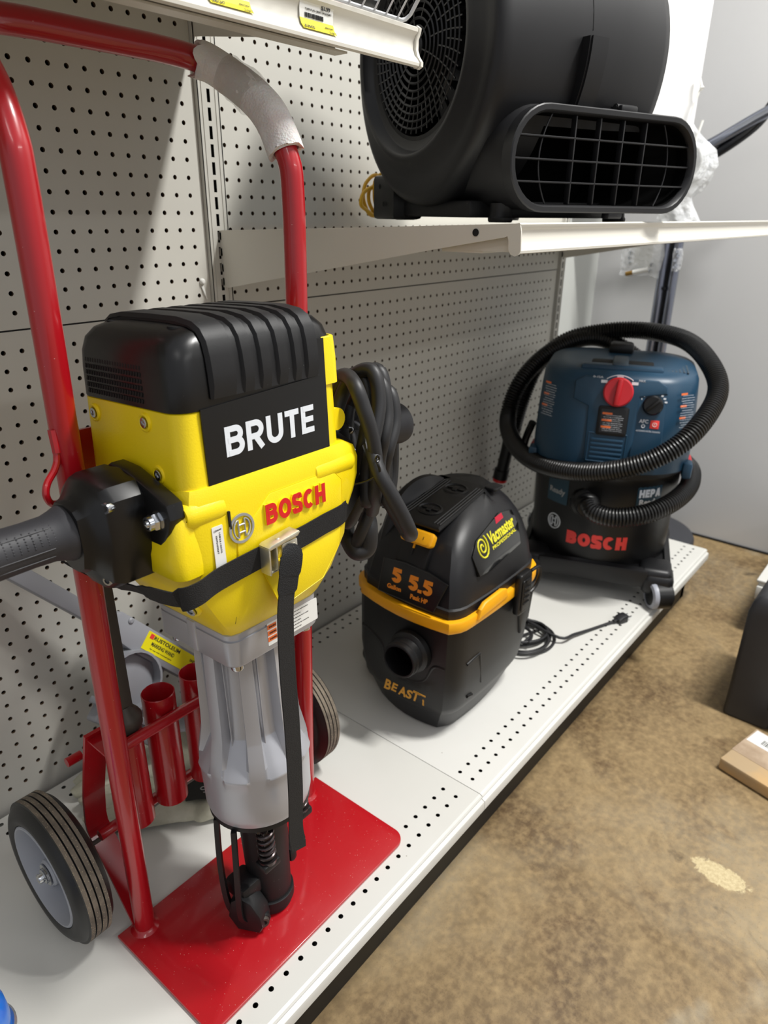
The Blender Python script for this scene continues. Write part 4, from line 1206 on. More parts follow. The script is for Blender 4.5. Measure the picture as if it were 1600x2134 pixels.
# head
hx = [(-.6475, .861, 1.178, .549, .794), (-.6300, .861, 1.178, .549, .794), (-.6280, .865, 1.176, .552, .792), (-.600, .871, 1.172, .556, .788), (-.575, .878, 1.168, .562, .782), (-.550, .892, 1.162, .570, .776), (-.530, .908, 1.156, .580, .770), (-.512, .934, 1.148, .592, .762), (-.500, .958, 1.140, .604, .755), (-.488, .985, 1.132, .616, .746), (-.478, 1.008, 1.122, .628, .736)]
mb = MB().loft([vring(a, b, c, d, z, bow=.008) for z, a, b, c, d in hx])
obj('motor_head', mb, M_vgry, va, angle=28)
# raised top spine with handle scoop
mb = MB()
TP = frame((.950, .668, -.5060), (0, -1, 0), (.96, 0, .17))
mb.prism([(-.050, -.045), (.050, -.045), (.044, .112), (.030, .124), (-.030, .124), (-.044, .112)], .004, .0145, .005, M=TP)
for s in (-1, 1):
    for k in range(3):
        mb.tube([TP @ Vector((s * (.032 + k * .006), -.035, .0145)), TP @ Vector((s * (.030 + k * .006), .105, .0145))], .0014, 6)
obj('top_spine', mb, M_vblk, va, angle=30)
mb = MB()
for y in (.000, .082):
    mb.lathe([(.026, .0120), (.026, .0160), (.022, .0175), (.0205, .0150), (0, .0150)], 28, M=TP @ Matrix.Translation((-.002, y, 0)) @ Matrix.Diagonal((1, .75, 1, 1)))
    mb.cbox((-.002, y, .016), (.010, .016, .004), .0015, M=TP); mb.cbox((-.002, y, .016), (.036, .004, .004), .001, M=TP)
obj('vent_cap', mb, M_vblk, va, angle=30, split=.003)
mb = MB().prism(rrect(.016, .013, .006, 5), 0, .006, .002, M=frame((1.085, .622, -.4800), (1, 0, 0), (0, 1, 0))); obj('corner_button', mb, M_vgry, va)
mb = MB()
hp2 = crom([(.925, .745, -.575), (.940, .743, -.535), (.962, .741, -.502), (.990, .738, -.487), (1.02, .733, -.484), (1.055, .728, -.496)], 6)
mb.tube(hp2, .022, 14, prof=[(-.5, -.9), (.5, -.9), (.8, -.6), (.8, .6), (.5, .9), (-.5, .9), (-.8, .6), (-.8, -.6)])
obj('carry_handle', mb, M_vgry, va, angle=35)
# switch
SB = frame((.902, .660, -.552), (0, -1, 0), (.55, 0, 1))
mb = MB().box((-.032, -.035, -.004), (.034, .028, .016), .006, M=SB); obj('switch_housing', mb, M_vblk, va)
mb = MB(); mb.loft([[SB @ Vector((x, y, z)) for x, y in rrect(a_, b_, .006, 4, .004, .0215)] for z, a_, b_ in ((.010, .032, .012), (.0195, .0335, .0135), (.024, .033, .013), (.027, .029, .010))])
mb.box((-.001, .000, .0155), (.002, .014, .0185), M=SB); obj('rocker_switch', mb, M_vyel, va)
mb = MB().text('O', SB @ Matrix.Translation((-.012, .022, .0272)), h=.006, depth=.0003); mb.text('I', SB @ Matrix.Translation((.020, .022, .0272)), h=.006, depth=.0003); mb.box((-.0005, -.012, .0158), (.0010, .001, .0182), M=SB)
obj('switch_mark', mb, M_ink, va, split=.003)
# front rating label
LB = frame((.8660, .6435, -.6020), (.06, -1, 0), (.22, 0, 1))
mb = MB().prism([(-.069, -.031), (.050, -.036), (.069, .020), (.030, .030), (-.020, .034), (-.066, .031)], 0, .0016, .0006, M=LB)
mb.tube([LB @ Vector(p) for p in ((-.069, -.031, .001), (.050, -.036, .001), (.069, .020, .001), (.030, .030, .001), (-.020, .034, .001), (-.066, .031, .001))], .0014, 6, closed=True); obj('rating_label', mb, M_stk, va)
mb = MB()
mb.glyphs('5', LB @ Matrix.Translation((-.034, .0065, .0017)), .0205, .0270, t=.27, depth=.0004)
mb.glyphs('5.5', LB @ Matrix.Translation((.0170, .0030, .0017)), .0500, .0270, t=.27, gap=.05, depth=.0004)
mb.text('Gallon', LB @ Matrix.Translation((-.036, -.0165, .0017)), w=.0300, h=.0088, depth=.0004, off=.035)
mb.text('Peak HP', LB @ Matrix.Translation((.0180, -.0215, .0017)), w=.0360, h=.0088, depth=.0004, off=.035)
obj('rating_print', mb, M_oran, va, angle=None)
# BEAST lettering
mb = MB()
bm_ = frame((.8375, .6370, -.8120), (.02, -1, .03), (.01, 0, 1))
for k, (ch_, h_, dy) in enumerate((('B', .0235, 0), ('E', .019, .0005), ('A', .021, .000), ('S', .020, 0), ('T', .022, .002))):
    mb.text(ch_, bm_ @ Matrix.Translation((-.036 + k * .0168, dy, .0006)) @ Matrix.Rotation(-.03, 4, 'Z'), w=.0165, h=h_, depth=.0005, off=.030, shear=.28)
mb.box((.026, .0095, .0006), (.051, .0125, .0011), M=bm_)
mb.text('SERIES', bm_ @ Matrix.Translation((.046, -.004, .0006)) @ Matrix.Rotation(PI / 2, 4, 'Z'), w=.013, h=.0035, depth=.0004)
obj('beast_lettering', mb, mat('amber_print', 'd59a26', .5), va, angle=None)
# glossy side window with swirl logo
SW = frame((1.000, .5735, -.5420), (1, .0, .0), (0, .46, 1))
mb = MB().prism([(-.060, -.048), (-.030, -.050), (.088, -.038), (.100, .000), (.092, .030), (.050, .036), (-.040, .012), (-.064, -.010)], -.008, .0022, .0012, M=SW); obj('side_window', mb, M_vglo, va)
mb = MB()
sp = [((.0025 + .0024 * t) * math.cos(t * 1.55) * .80 - .008, (.0025 + .0024 * t) * math.sin(t * 1.55) - .004, .0042) for t in [k * .28 for k in range(32)]]
sp = [(a_ - .022, b_, c_ - .0014) for a_, b_, c_ in sp]
mb.tube([SW @ Vector(p) for p in sp], .0017, 6)
mb.text('Vacmaster', SW @ Matrix.Translation((.040, .006, .0022)) @ Matrix.Rotation(.10, 4, 'Z'), w=.092, h=.024, depth=.0005, off=.03)
mb.text('PROFESSIONAL', SW @ Matrix.Translation((.042, -.012, .0022)) @ Matrix.Rotation(.10, 4, 'Z'), w=.086, h=.0065, depth=.0005, off=.02)
obj('swirl_logo', mb, mat('logo_yellow', 'd8d02a', .5), va, angle=None)
mb = MB().prism([(.030, .020), (.058, .024), (.056, .034), (.032, .032)], .0022, .0026, M=SW); obj('red_flag_mark', mb, M_pinkr, va)
# latch on the aisle side
LM = frame((1.070, .5400, -.655), (1, .0, 0), (0, 0, 1))
mb = MB().prism(rrect(.023, .044, .008, 4, 0, -.010), 0, .013, .003, M=LM); mb.prism(rrect(.017, .033, .006, 4, .001, -.012), .0125, .0155, .002, M=LM)
for k in range(4): mb.cbox((.001, -.030 + k * .011, .0160), (.022, .0035, .002), .001, M=LM)
mb.cbox((.001, .018, .0160), (.014, .006, .002), .001, M=LM)
obj('lid_latch', mb, M_vblk, va)
mb = MB().tube(crom([(1.090, .5290, -.625), (1.108, .5240, -.622), (1.118, .5240, -.640), (1.112, .527, -.665), (1.095, .530, -.675)], 5), .0035, 10); obj('latch_hook', mb, M_vblk, va)
# wheels / feet at the back left
for x, y in ((.975, .812), (1.13, .805)):
    mb = MB().lathe([(.0, -.016), (.024, -.016), (.030, -.010), (.030, .010), (.024, .016), (0, .016)], 28, M=axis((x, y + .004, -.905 + .0305), (.25, 1, 0)))
    mb.cbox((x + .002, y - .012, -.868), (.03, .03, .03), .006)
    obj('rear_wheel', mb, M_vblk, va)
# coiled cord
mb = MB(); random.seed(11); P = []
for k in range(66):
    a_ = k / 66 * 2 * PI * 5.2
    r_ = .060 + .010 * math.sin(a_ * .37) + .006 * math.sin(a_ * 1.7)
    P.append((1.265 + r_ * 1.05 * math.cos(a_) + .010 * math.sin(k * .11), .610 + r_ * .80 * math.sin(a_) - .008 * math.cos(k * .17), -.9005 + .0055 * (k // 13) * .55 + .0015 * math.sin(a_ * 2)))
P += [(1.300, .545, -.889), (1.345, .528, -.895), (1.40, .510, -.9005), (1.45, .490, -.9005), (1.472, .478, -.899)]
st_ = [(1.16, .60, -.80), (1.175, .615, -.87), (1.20, .640, -.895)]
mb.tube(crom(st_ + P, 4), .0034, 9)
for c_ in (.006, -.004):
    a0 = [(1.20, .640 + c_, -.884), (1.225, .668, -.878), (1.26, .672, -.880), (1.285, .64, -.885), (1.27, .60, -.886), (1.23, .590 + c_, -.887)]
    mb.tube(crom(a0, 5), .0034, 9)
obj('power_cord', mb, M_cord, va, angle=60)
mb = MB(); PL = frame((1.485, .473, -.896), (1, -.42, .05), (0, 0, 1))
mb.prism([(-.016, -.004), (-.004, -.009), (.012, -.009), (.012, .009), (-.004, .009), (-.016, .004)], -.011, .011, .003, M=PL); mb.cbox((-.021, 0, 0), (.012, .007, .009), .002, M=PL)
obj('plug_body', mb, M_cord, va)
mb = MB(); 
for s in (-.006, .006): mb.cbox((.019, 0, s), (.014, .0055, .0015), .0004, M=PL)
obj('plug_blades', mb, M_chr, va)

# ================================================================== blue and black dust extractor
VC = Vector((1.715, .650, 0))
vb = thing('dust_extractor', 'large blue and black canister vacuum with its ribbed hose wrapped round it', 'vacuum', (1.715, .650, GZ))
fa = math.radians(180 + 20.8)
FN = Vector((math.cos(fa), math.sin(fa), 0)); FR = Vector((-FN.y, FN.x, 0)) * 1.0      # FR: to the right as seen from the aisle
FR = Vector((math.sin(math.radians(20.8)), -math.cos(math.radians(20.8)), 0))
VM = Matrix(((FR.x, -FN.x, 0, VC.x), (FR.y, -FN.y, 0, VC.y), (0, 0, 1, 0), (0, 0, 0, 1)))  # local x right, y away from the viewer, z up
def cyl(r, x, z, out=0.0):
    a_ = x / r
    return Vector((math.sin(a_) * (r + out), -math.cos(a_) * (r + out), z))
# dolly
mb = MB()
def oct2(h, c, z, sx=1): return [(h * sx, -h + c, z), (h * sx, h - c, z), (h * sx - c, h, z), (-h * sx + c, h, z), (-h * sx, h - c, z), (-h * sx, -h + c, z), (-h * sx + c, -h, z), (h * sx - c, -h, z)]
mb.loft([oct2(.172, .055, -.860), oct2(.180, .055, -.856), oct2(.188, .056, -.815), oct2(.186, .056, -.808), oct2(.172, .052, -.804), oct2(.168, .052, -.812)], M=VM)
for sx, sy in ((1, -1), (-1, -1), (1, 1), (-1, 1)):
    mb.cbox((sx * .158, sy * .150, -.843), (.075, .080, .060), .018, M=VM, seg=3)
    mb.cbox((sx * .150, sy * .142, -.822), (.080, .085, .040), .015, M=VM, seg=3)
obj('dolly', mb, M_vgry, vb, angle=32)
for sx, sy, yaw in ((1, -1, .42), (-1, -1, 1.2), (1, 1, .2), (-1, 1, .8)):
    c = VM @ Vector((sx * .168, sy * .178, -.905 + .0352))
    A = axis(c, VM.to_3x3() @ Vector((-math.cos(yaw), -math.sin(yaw), 0)))
    mb = MB().lathe([(.012, .026), (.024, .0265), (.0305, .024), (.034, .020), (.034, -.020), (.0305, -.024), (.012, -.026)], 32, M=A)
    ca = obj('caster', mb, M_vblk, vb, angle=32)
    mb = MB().lathe([(.0245, .0262), (.0245, .0285), (.0320, .0260), (.0348, .0200), (.0348, .016), (.0338, .016)], 32, M=A, cap=False); obj('tread_ring', mb, M_rim, ca)
    mb = MB().cbox((c.x, c.y, c.z + .022), (.024, .024, .022), .005); obj('caster_stem', mb, M_vblk, ca)
# tank
mb = MB().lathe([(.150, -.835), (.168, -.832), (.173, -.826), (.1745, -.815), (.1765, -.70), (.1800, -.600), (.1830, -.585), (.1860, -.580), (.1860, -.565), (.15, -.563)], 96, M=VM)
obj('tank', mb, M_vblk, vb, angle=30)
# head: blue, rounded block with a sloping control face
def hring(hw, yf, yb, r, z, n=7): return [(x, y, z) for x, y in rrect(hw, (yb - yf) / 2, r, n, 0, (yb + yf) / 2)]
mb = MB().loft([hring(.184, -.184, .184, .135, -.563), hring(.187, -.187, .187, .130, -.560), hring(.187, -.187, .187, .125, -.520), hring(.184, -.178, .185, .115, -.44), hring(.180, -.168, .182, .105, -.385), hring(.177, -.160, .180, .100, -.352), hring(.172, -.150, .176, .098, -.340), hring(.160, -.130, .164, .09, -.333), hring(.12, -.09, .12, .075, -.330)], M=VM)
obj('head', mb, M_blue, vb, angle=34)
CP = VM @ frame((0, -.1585, -.345), (1, 0, 0), (0, .125, 1)).to_4x4()      # control face: x right, y up the face, z out
CPm = lambda x, y, z=0: CP @ Matrix.Translation((x, y, z))
CPs = VM @ frame((0, -.1700, -.4010), (1, 0, 0), (0, .155, 1))
mb = MB()
mb.prism([(-.095, .046), (-.075, .058), (.085, .058), (.105, .046), (.108, .030), (.050, .020), (.050, -.085), (.035, -.135), (-.055, -.135), (-.060, -.010), (-.095, .005)], -.010, .006, .003, M=CPs)
mb.prism([(.048, .022), (.108, .030), (.112, -.130), (.046, -.135)], -.010, .0035, .002, M=CPs)
for k in range(5): mb.prism(rrect(.036, .0028, .002, 3, -.008, -.085 - k * .0105), .004, .0085, .001, M=CPs)
mb.tube([CPs @ Vector(p) for p in ((-.050, -.070, .006), (.034, -.070, .006), (.034, -.136, .006), (-.050, -.136, .006))], .0020, 6, closed=True)
obj('control_panel', mb, M_blue, vb, angle=30)
# carry handle recess on top
mb = MB()
mb.box((-.070, -.085, -.338), (.075, -.020, -.3275), .006, M=VM); obj('handle_recess', mb, M_slot, vb)
mb = MB()
mb.box((-.090, -.125, -.340), (.095, -.086, -.324), .007, M=VM)
obj('top_handle', mb, M_blue, vb)
mb = MB().box((-.020, -.115, -.330), (.016, -.015, -.3180), .006, M=VM); obj('handle_bridge', mb, M_bgry, vb); mb = MB().box((-.036, .08, -.335), (.026, .13, -.305), .010, M=VM); obj('hose_catch', mb, M_vblk, vb)
# vent grille on the right top
mb = MB()
for i in range(9):
    for j in range(5):
        mb.cbox((.080 + i * .0085, -.095 + j * .020, -.3335), (.0045, .012, .004), .001, M=VM)
obj('top_vents', mb, M_bgry, vb)
# knobs
mb = MB()
KM = CPs @ Matrix.Translation((.002, .0275, .006))
mb.lathe([(.0330, 0), (.0330, .012), (.0300, .0155), (0, .0155)], 44, M=KM)
mb.cbox((0, 0, .0205), (.0115, .060, .014), .004, M=KM @ Matrix.Rotation(-.08, 4, 'Z'))
obj('power_knob', mb, M_rknob, vb)
mb = MB(); KM2 = CPs @ Matrix.Translation((.080, .004, .004))
mb.lathe([(.0225, 0), (.0225, .006), (.0190, .011), (0, .011)], 36, M=KM2); mb.cbox((0, 0, .013), (.008, .036, .008), .003, M=KM2 @ Matrix.Rotation(-.8, 4, 'Z'))
obj('suction_knob', mb, M_vblk, vb)
mb = MB().prism(rrect(.034, .034, .006, 4, -.002, -.040), 0, .0095, .002, M=CPs); obj('socket_cover', mb, M_vblk, vb)
mb = MB().prism(rrect(.027, .027, .001, 2, -.002, -.040), .0095, .0099, M=CPs); obj('socket_label', mb, M_stk, vb)
# warning labels, print
mb = MB()
for k in range(3): mb.cbox((-.015, -.0230 - k * .0155, .0102), (.022, .0045, .0003), M=CPs)
WL = []
def side_label(sgn, x0, w_, z0, h_):
    return None
SLl = VM @ frame((-.1535, -.1440, -.4050), (.74, -.67, 0), (.05, .10, 1)); SLr = VM @ frame((.1535, -.1440, -.4050), (.74, .67, 0), (-.05, .10, 1))
for S_ in (SLl, SLr):
    for k in range(3): mb.cbox((-.010, .034 - k * .027, .0008), (.018, .0045, .0003), M=S_)
obj('warning_flag', mb, M_orl, vb, angle=None, split=.02)
mb = MB()
random.seed(4)
lines = ['to reduce the risk of injury', 'user must read instruction', 'manual before use', 'do not leave unattended', 'risk of electric shock']
for S_ in (SLl, SLr):
    for k in range(14):
        mb.text(lines[k % 5], S_ @ Matrix.Translation((.002, .030 - k * .0055, .0008)), w=.038 if k % 3 else .030, h=.0022, depth=.0002)
for k in range(9): mb.text(lines[(k + 2) % 5], CPs @ Matrix.Translation((-.001, -.0265 - k * .0045, .0101)), w=.044 if k % 3 else .034, h=.0020, depth=.0002)
mb.text('AFC', CPs @ Matrix.Translation((.066, -.034, .0038)), w=.0200, h=.0085, depth=.0003, off=.02)
mb.text('AUTOMATIC FILTER CLEANING', CPs @ Matrix.Translation((.078, -.056, .0038)), w=.052, h=.0036, depth=.0003)
mb.tube([CPs @ Vector((.066 + .0035 * math.cos(a), -.0450 + .0035 * math.sin(a), .0042)) for a in [k * PI / 8 for k in range(16)]], .0008, 6, closed=True)
mb.tube([CPs @ Vector((.002 + .044 * math.cos(a), .0245 + .040 * math.sin(a), .0066)) for a in [PI * .27 + k * PI * .46 / 16 for k in range(17)]], .0010, 6)
for a in (.24, .5, .76):
    mb.cbox((.002 + .046 * math.cos(a * PI), .0225 + .038 * math.sin(a * PI), .0066), (.014, .0065, .0006), M=CPs)
mb.text('0-15A', CPs @ Matrix.Translation((-.046, .0580, .0064)), w=.022, h=.005, depth=.0003)
mb.text('MAX', CPs @ Matrix.Translation((.050, .0560, .0064)), w=.014, h=.005, depth=.0003)
for k in range(9):
    a = PI * (.86 - k * .095); mb.cbox((.080 + .028 * math.cos(a), .004 + .028 * math.sin(a), .0042), (.0016 + k * .0005, .0036, .0006), M=CPs)
mb.text('HOSE DIAMETER', CPs @ Matrix.Translation((.080, .044, .0038)), w=.030, h=.0032, depth=.0003)
obj('panel_print', mb, M_wht, vb, angle=None, split=.02)
mb = MB().prism(rrect(.0095, .0095, .0015, 3, .090, -.0395), .003, .0046, .0005, M=CPs); obj('filter_button', mb, M_bosr, vb)
mb = MB(); mb.tube([CPs @ Vector((.090 + .0045 * math.cos(a), -.0395 + .0045 * math.sin(a), .0050)) for a in [PI * .65 + k * PI * 1.7 / 14 for k in range(15)]], .0006, 6); mb.cbox((.090, -.0375, .0050), (.0010, .0060, .0006), M=CPs); obj('button_mark', mb, M_pap, vb)
# tank lettering
def tw(x0, z0, r): return lambda v: cyl(r, v.x + x0, v.y + z0, v.z)
mb = MB().glyphs('BOSCH', VM, .150, .0345, t=.31, gap=.08, depth=.0008, warp=tw(.000, -.752, .1764)); obj('bosch_lettering', mb, M_bosr, vb, angle=None)
mb = MB(); E_ = Matrix.Identity(4)
r_ = .0195
Pn = [(r_ * math.cos(a), r_ * math.sin(a)) for a in [k * PI / 18 for k in range(36)]]
def cw(p): return VM @ cyl(.1765, p[0] - .1180, p[1] - .7250, .0006)
mb.tube([cw(p) for p in Pn], .0016, 6, closed=True)
for s in (-1, 1):
    pts = [(s * r_ * .26, -r_ * .66), (s * r_ * .26, r_ * .66)] + [(s * (r_ * .26 + r_ * .42 * math.sin(a)), r_ * .66 * math.cos(a)) for a in [k * PI / 12 for k in range(1, 12)]]
    mb.tube([cw(p) for p in pts], .0013, 6, closed=True); mb.tube([cw((-r_ * .26, s * r_ * .28)), cw((r_ * .26, s * r_ * .28))], .0013, 6)
obj('round_emblem', mb, mat('bright_print', 'c4c9ce', .5), vb, angle=None)
def cpatch(x0, x1, z0, z1, r):
    m_ = MB(); n_ = 12
    m_.loft([[cyl(r, x0 + (x1 - x0) * k / n_, z, .0004) for k in range(n_ + 1)] for z in (z0, z1)], (False, False), closed=False, M=VM); return m_
mb = cpatch(.082, .152, -.672, -.600, .1795); m2 = cpatch(-.150, -.085, -.672, -.600, .1795); mb.add(m2.v, m2.f); obj('ready_patch', mb, mat('patch_blue', '1a3a4a', .5), vb, angle=None, split=.003)
mb = MB().glyphs('HEPA', VM, .060, .0205, t=.26, gap=.10, depth=.0006, warp=tw(.117, -.6180, .1802)); mb.text('Ready', VM, w=.054, h=.0190, depth=.0006, off=.03, warp=(tw(.117, -.6430, .1798), .006)); obj('hepa_lettering', mb, M_wht, vb, angle=None)
mb = MB().text('Ready', VM, w=.050, h=.0190, depth=.0006, off=.02, warp=(tw(-.118, -.6430, .1798), .006)); obj('ready_lettering', mb, M_slvp, vb, angle=None)
# side latches
mb = MB()
for s in (-1, 1):
    mb.cbox((s * .190, -.02, -.585), (.016, .050, .060), .005, M=VM)
obj('tank_latch', mb, M_rknob, vb, split=.003)
mb = MB()
for s in (-1, 1):
    mb.cbox((s * .182, -.105, -.560), (.022, .040, .040), .006, M=VM)
obj('hinge_block', mb, M_blue, vb, split=.003)


def hose(P, r, pitch=.0072, n=16, amp=.0019):
    C = crom(P, 24)
    # resample evenly
    L_ = [0]
    for a, b in zip(C, C[1:]): L_.append(L_[-1] + (b - a).length)
    K = int(L_[-1] / pitch) * 3; out = []; j = 0
    for k in range(K + 1):
        s = L_[-1] * k / K
        while j < len(L_) - 2 and L_[j + 1] < s: j += 1
        t = (s - L_[j]) / max(1e-9, L_[j + 1] - L_[j]); out.append(C[j].lerp(C[j + 1], t))
    rad = [r + (amp if k % 3 == 1 else (-amp if k % 3 == 0 else amp * .8)) for k in range(K + 1)]
    return MB().tube(out, rad, n)


HP = [at(1228, 1050, X=1.512), at(1240, 1068, X=1.495), at(1280, 1078, X=1.500), at(1340, 1072, X=1.535), at(1395, 1050, X=1.60), at(1432, 1018, X=1.70), at(1440, 985, X=1.80), at(1425, 962, X=1.88), at(1390, 930, X=1.95), at(1380, 850, X=1.975),
      at(1340, 760, X=1.965), at(1250, 705, X=1.90), at(1160, 725, X=1.81), at(1088, 790, X=1.72), at(1058, 870, X=1.68), at(1072, 925, X=1.595), at(1120, 965, X=1.530), at(1200, 983, X=1.500), at(1290, 978, X=1.500), at(1380, 948, X=1.535), at(1450, 895, X=1.60),
      at(1495, 820, X=1.72), at(1480, 760, X=1.80), at(1430, 710, X=1.89), at(1350, 690, X=1.93), at(1265, 690, X=1.91), at(1180, 710, X=1.85), at(1120, 760, X=1.79), at(1088, 830, X=1.745), at(1070, 890, X=1.735)]
mb = hose(HP, .0215)
obj('suction_hose', mb, M_hose, vb, angle=50)
mb = MB().lathe([(.040, -.010), (.038, .004), (.031, .010), (.028, .026), (.026, .028)], 32, M=axis(at(1222, 1047, X=1.545), FN + Vector((0, -.3, 0)))); obj('hose_inlet', mb, M_vblk, vb)
mb = MB().tube([at(1070, 890, X=1.735), at(1057, 935, X=1.735), at(1045, 985, X=1.735)], [.0235, .0180, .0180], 24); mb.tube([at(1046, 978, X=1.735), at(1042, 996, X=1.735)], [.022, .022], 24); he = obj('hose_end', mb, M_vblk, vb)
mb = MB().tube([at(1042, 996, X=1.735), at(1041, 1002, X=1.735)], [.0215, .0205], 24); obj('red_cuff', mb, M_redp, he)
mb = MB().tube(crom([at(1110, 880, X=1.62), at(1095, 915, X=1.63), at(1088, 950, X=1.65)], 6), .010, 12); obj('cable_hook', mb, M_vblk, vb)

# ================================================================== black air mover on the middle shelf
yaw = math.atan2(-.331, .944)
dS, nS = Vector((.944, -.331, 0)), Vector((.331, .944, 0))
BL = dS * .83 + nS * 1.0; BL.z = mz(BL.y - .16) + .0012
am = thing('air_mover', 'large black snail-shaped floor blower on the middle shelf', 'blower', BL, local=True)
am.rotation_euler = (0, 0, yaw)
# local: x along the axle (towards the right end), y to the back, z up from the shelf
DC = Vector((0, .005, .232)); RD = .182
def dring(x, R_, n=72, low=1.0, cy=0., cz=0.):
    out = []
    for k in range(n):
        a = 2 * PI * k / n; c, s = math.cos(a), math.sin(a)
        rr = R_
        out.append((x, DC.y + cy + rr * c, DC.z + cz + rr * s * (low if s < 0 else 1.0)))
    return out
mb = MB()
LO = 1.13
mb.loft([dring(-.1590, .122, cy=.012, cz=.004), dring(-.1600, .132, cy=.010, cz=.002), dring(-.1620, .1345, cy=.010, cz=.002), dring(-.1780, .1370, cy=.010), dring(-.1800, .1400, cy=.010), dring(-.1795, .1450, cy=.010), dring(-.1760, .1500, cy=.009), dring(-.1705, .1560, low=1.04), dring(-.1685, .163, low=1.08), dring(-.1690, .171, low=LO), dring(-.1655, .1790, low=LO), dring(-.158, .1840, low=LO), dring(-.145, .1865, low=LO), dring(-.100, .1868, low=LO), dring(-.06, .187, low=LO), dring(.06, .185, low=LO), dring(.145, .180, low=LO), dring(.160, .176, low=LO), dring(.168, .165, low=LO), dring(.170, .120, low=LO)], (False, True))
mb.loft([dring(-.1590, .122, cy=.012, cz=.004), dring(-.1600, .116, cy=.012, cz=.004), dring(-.150, .1145, cy=.012, cz=.004)], (False, False))
# open the drum where the outlet starts
keep = []
for f, m_ in zip(mb.f, mb.m):
    c_ = sum((mb.v[i] for i in f), Vector()) / len(f)
    if len(f) == 4 and c_.y < -.02 and .028 < c_.z < .128 and -.075 < c_.x < .16: continue
    keep.append((f, m_))
mb.f = [k[0] for k in keep]; mb.m = [k[1] for k in keep]
# outlet duct
def oring(y, hw, z0, z1, r, cx): return [(cx + x, y, (z0 + z1) / 2 + z) for x, z in rrect(hw, (z1 - z0) / 2, r, 8)]
OX = .040
mb.loft([oring(-.030, .165, .020, .230, .075, .012), oring(-.090, .172, .018, .195, .075, .020), oring(-.145, .180, .0175, .160, .066, .030), oring(-.180, .186, .0175, .1455, .061, OX)], (False, False))
obj('housing', mb, M_blow, am, angle=45)
mb = MB()
mb.loft([oring(-.176, .187, .0165, .1465, .062, OX), oring(-.178, .190, .0145, .1485, .064, OX), oring(-.197, .191, .0140, .1490, .064, OX), oring(-.1985, .1895, .0155, .1475, .063, OX), oring(-.1985, .1835, .0215, .1415, .058, OX), oring(-.1965, .1820, .0230, .1400, .057, OX), oring(-.189, .1800, .0245, .1385, .056, OX)], (False, False))
obj('outlet_rim', mb, M_blow, am, angle=32)
mb = MB().loft([oring(-.189, .1800, .0245, .1385, .056, OX), oring(-.170, .1770, .0250, .1385, .055, OX), oring(-.150, .155, .026, .137, .05, .012), oring(-.025, .1500, .026, .137, .05, .010)], (False, False)); obj('outlet_throat', mb, M_dark, am)
mb = MB().loft([oring(-.0260, .1500, .0245, .1385, .055, .010), oring(-.0250, .1500, .0245, .1385, .055, .010)]); obj('outlet_inside', mb, M_dark, am)  # black sheet closing the duct, coloured as the shade of its depth
# outlet grille
mb = MB()
gz0, gz1 = .0250, .1380
def halfw(z):
    d = max(0, abs(z - (gz0 + gz1) / 2) - .0005); r = .0565
    return .1805 - r + math.sqrt(max(0, r * r - d * d))
for k in range(1, 4):
    z = gz0 + (gz1 - gz0) * k / 4; hw = halfw(z)
    mb.box((OX - hw, -.1925, z - .0012), (OX + hw, -.1830, z + .0012), .0005)
for k in range(6):
    bx_ = -.120 + k * .0480
    cv = -.018 if k == 0 else (.018 if k == 5 else 0)
    pts = []
    for j in range(13):
        t = j / 12 * 2 - 1; pts.append((OX + bx_ + cv * (1 - t * t) - cv * .3, -.1878, (gz0 + gz1) / 2 + t * .0560))
    mb.tube(pts, 0.0013, 6) if cv else mb.box((OX + bx_ - .0012, -.1925, gz0 + .0005), (OX + bx_ + .0012, -.1830, gz1 - .0005), .0005)
obj('outlet_grille', mb, M_blow, am, angle=30)
# intake grille, left end
mb = MB()
IM = Matrix.Translation((-.1640, DC.y + .012, DC.z + .004)) @ Matrix.Rotation(-PI / 2, 4, 'Y')
for r_ in (.014, .026, .036, .046, .056, .066, .076, .086, .096, .106):
    mb.tube([IM @ Vector((r_ * math.cos(a), r_ * math.sin(a), 0)) for a in [k * PI / 30 for k in range(60)]], .0016, 4, closed=True, prof=[(-.7, -1), (.7, -1), (.7, 1), (-.7, 1)])
for k in range(48):
    a = k * PI / 24 + .05
    r0 = .014 if k % 8 == 0 else (.036 if k % 4 == 0 else (.056 if k % 2 == 0 else .076))
    sw = .22
    P3 = []
    for j in range(5):
        t = j / 4; r_ = r0 + (.1130 - r0) * t; aa = a + sw * (1 - r_ / .1130)
        P3.append(IM @ Vector((r_ * math.cos(aa), r_ * math.sin(aa), 0)))
    mb.tube(P3, .0013, 4)
mb.lathe([(.0, .003), (.012, .003), (.015, 0), (.015, -.003)], 24, M=IM)
obj('intake_grille', mb, M_blow, am, angle=40)
mb = MB().lathe([(.1130, -.010), (.1130, -.060), (0, -.060)], 48, M=IM, cap=False)
for k in range(28):
    a = k * 2 * PI / 28; mb.cbox((.098, 0, -.034), (.026, .0018, .05), 0, M=IM @ Matrix.Rotation(a, 4, 'Z') @ Matrix.Rotation(.5, 4, 'Z') @ Matrix.Translation((0, 0, 0)))
obj('fan_wheel', mb, M_dark, am, angle=40)
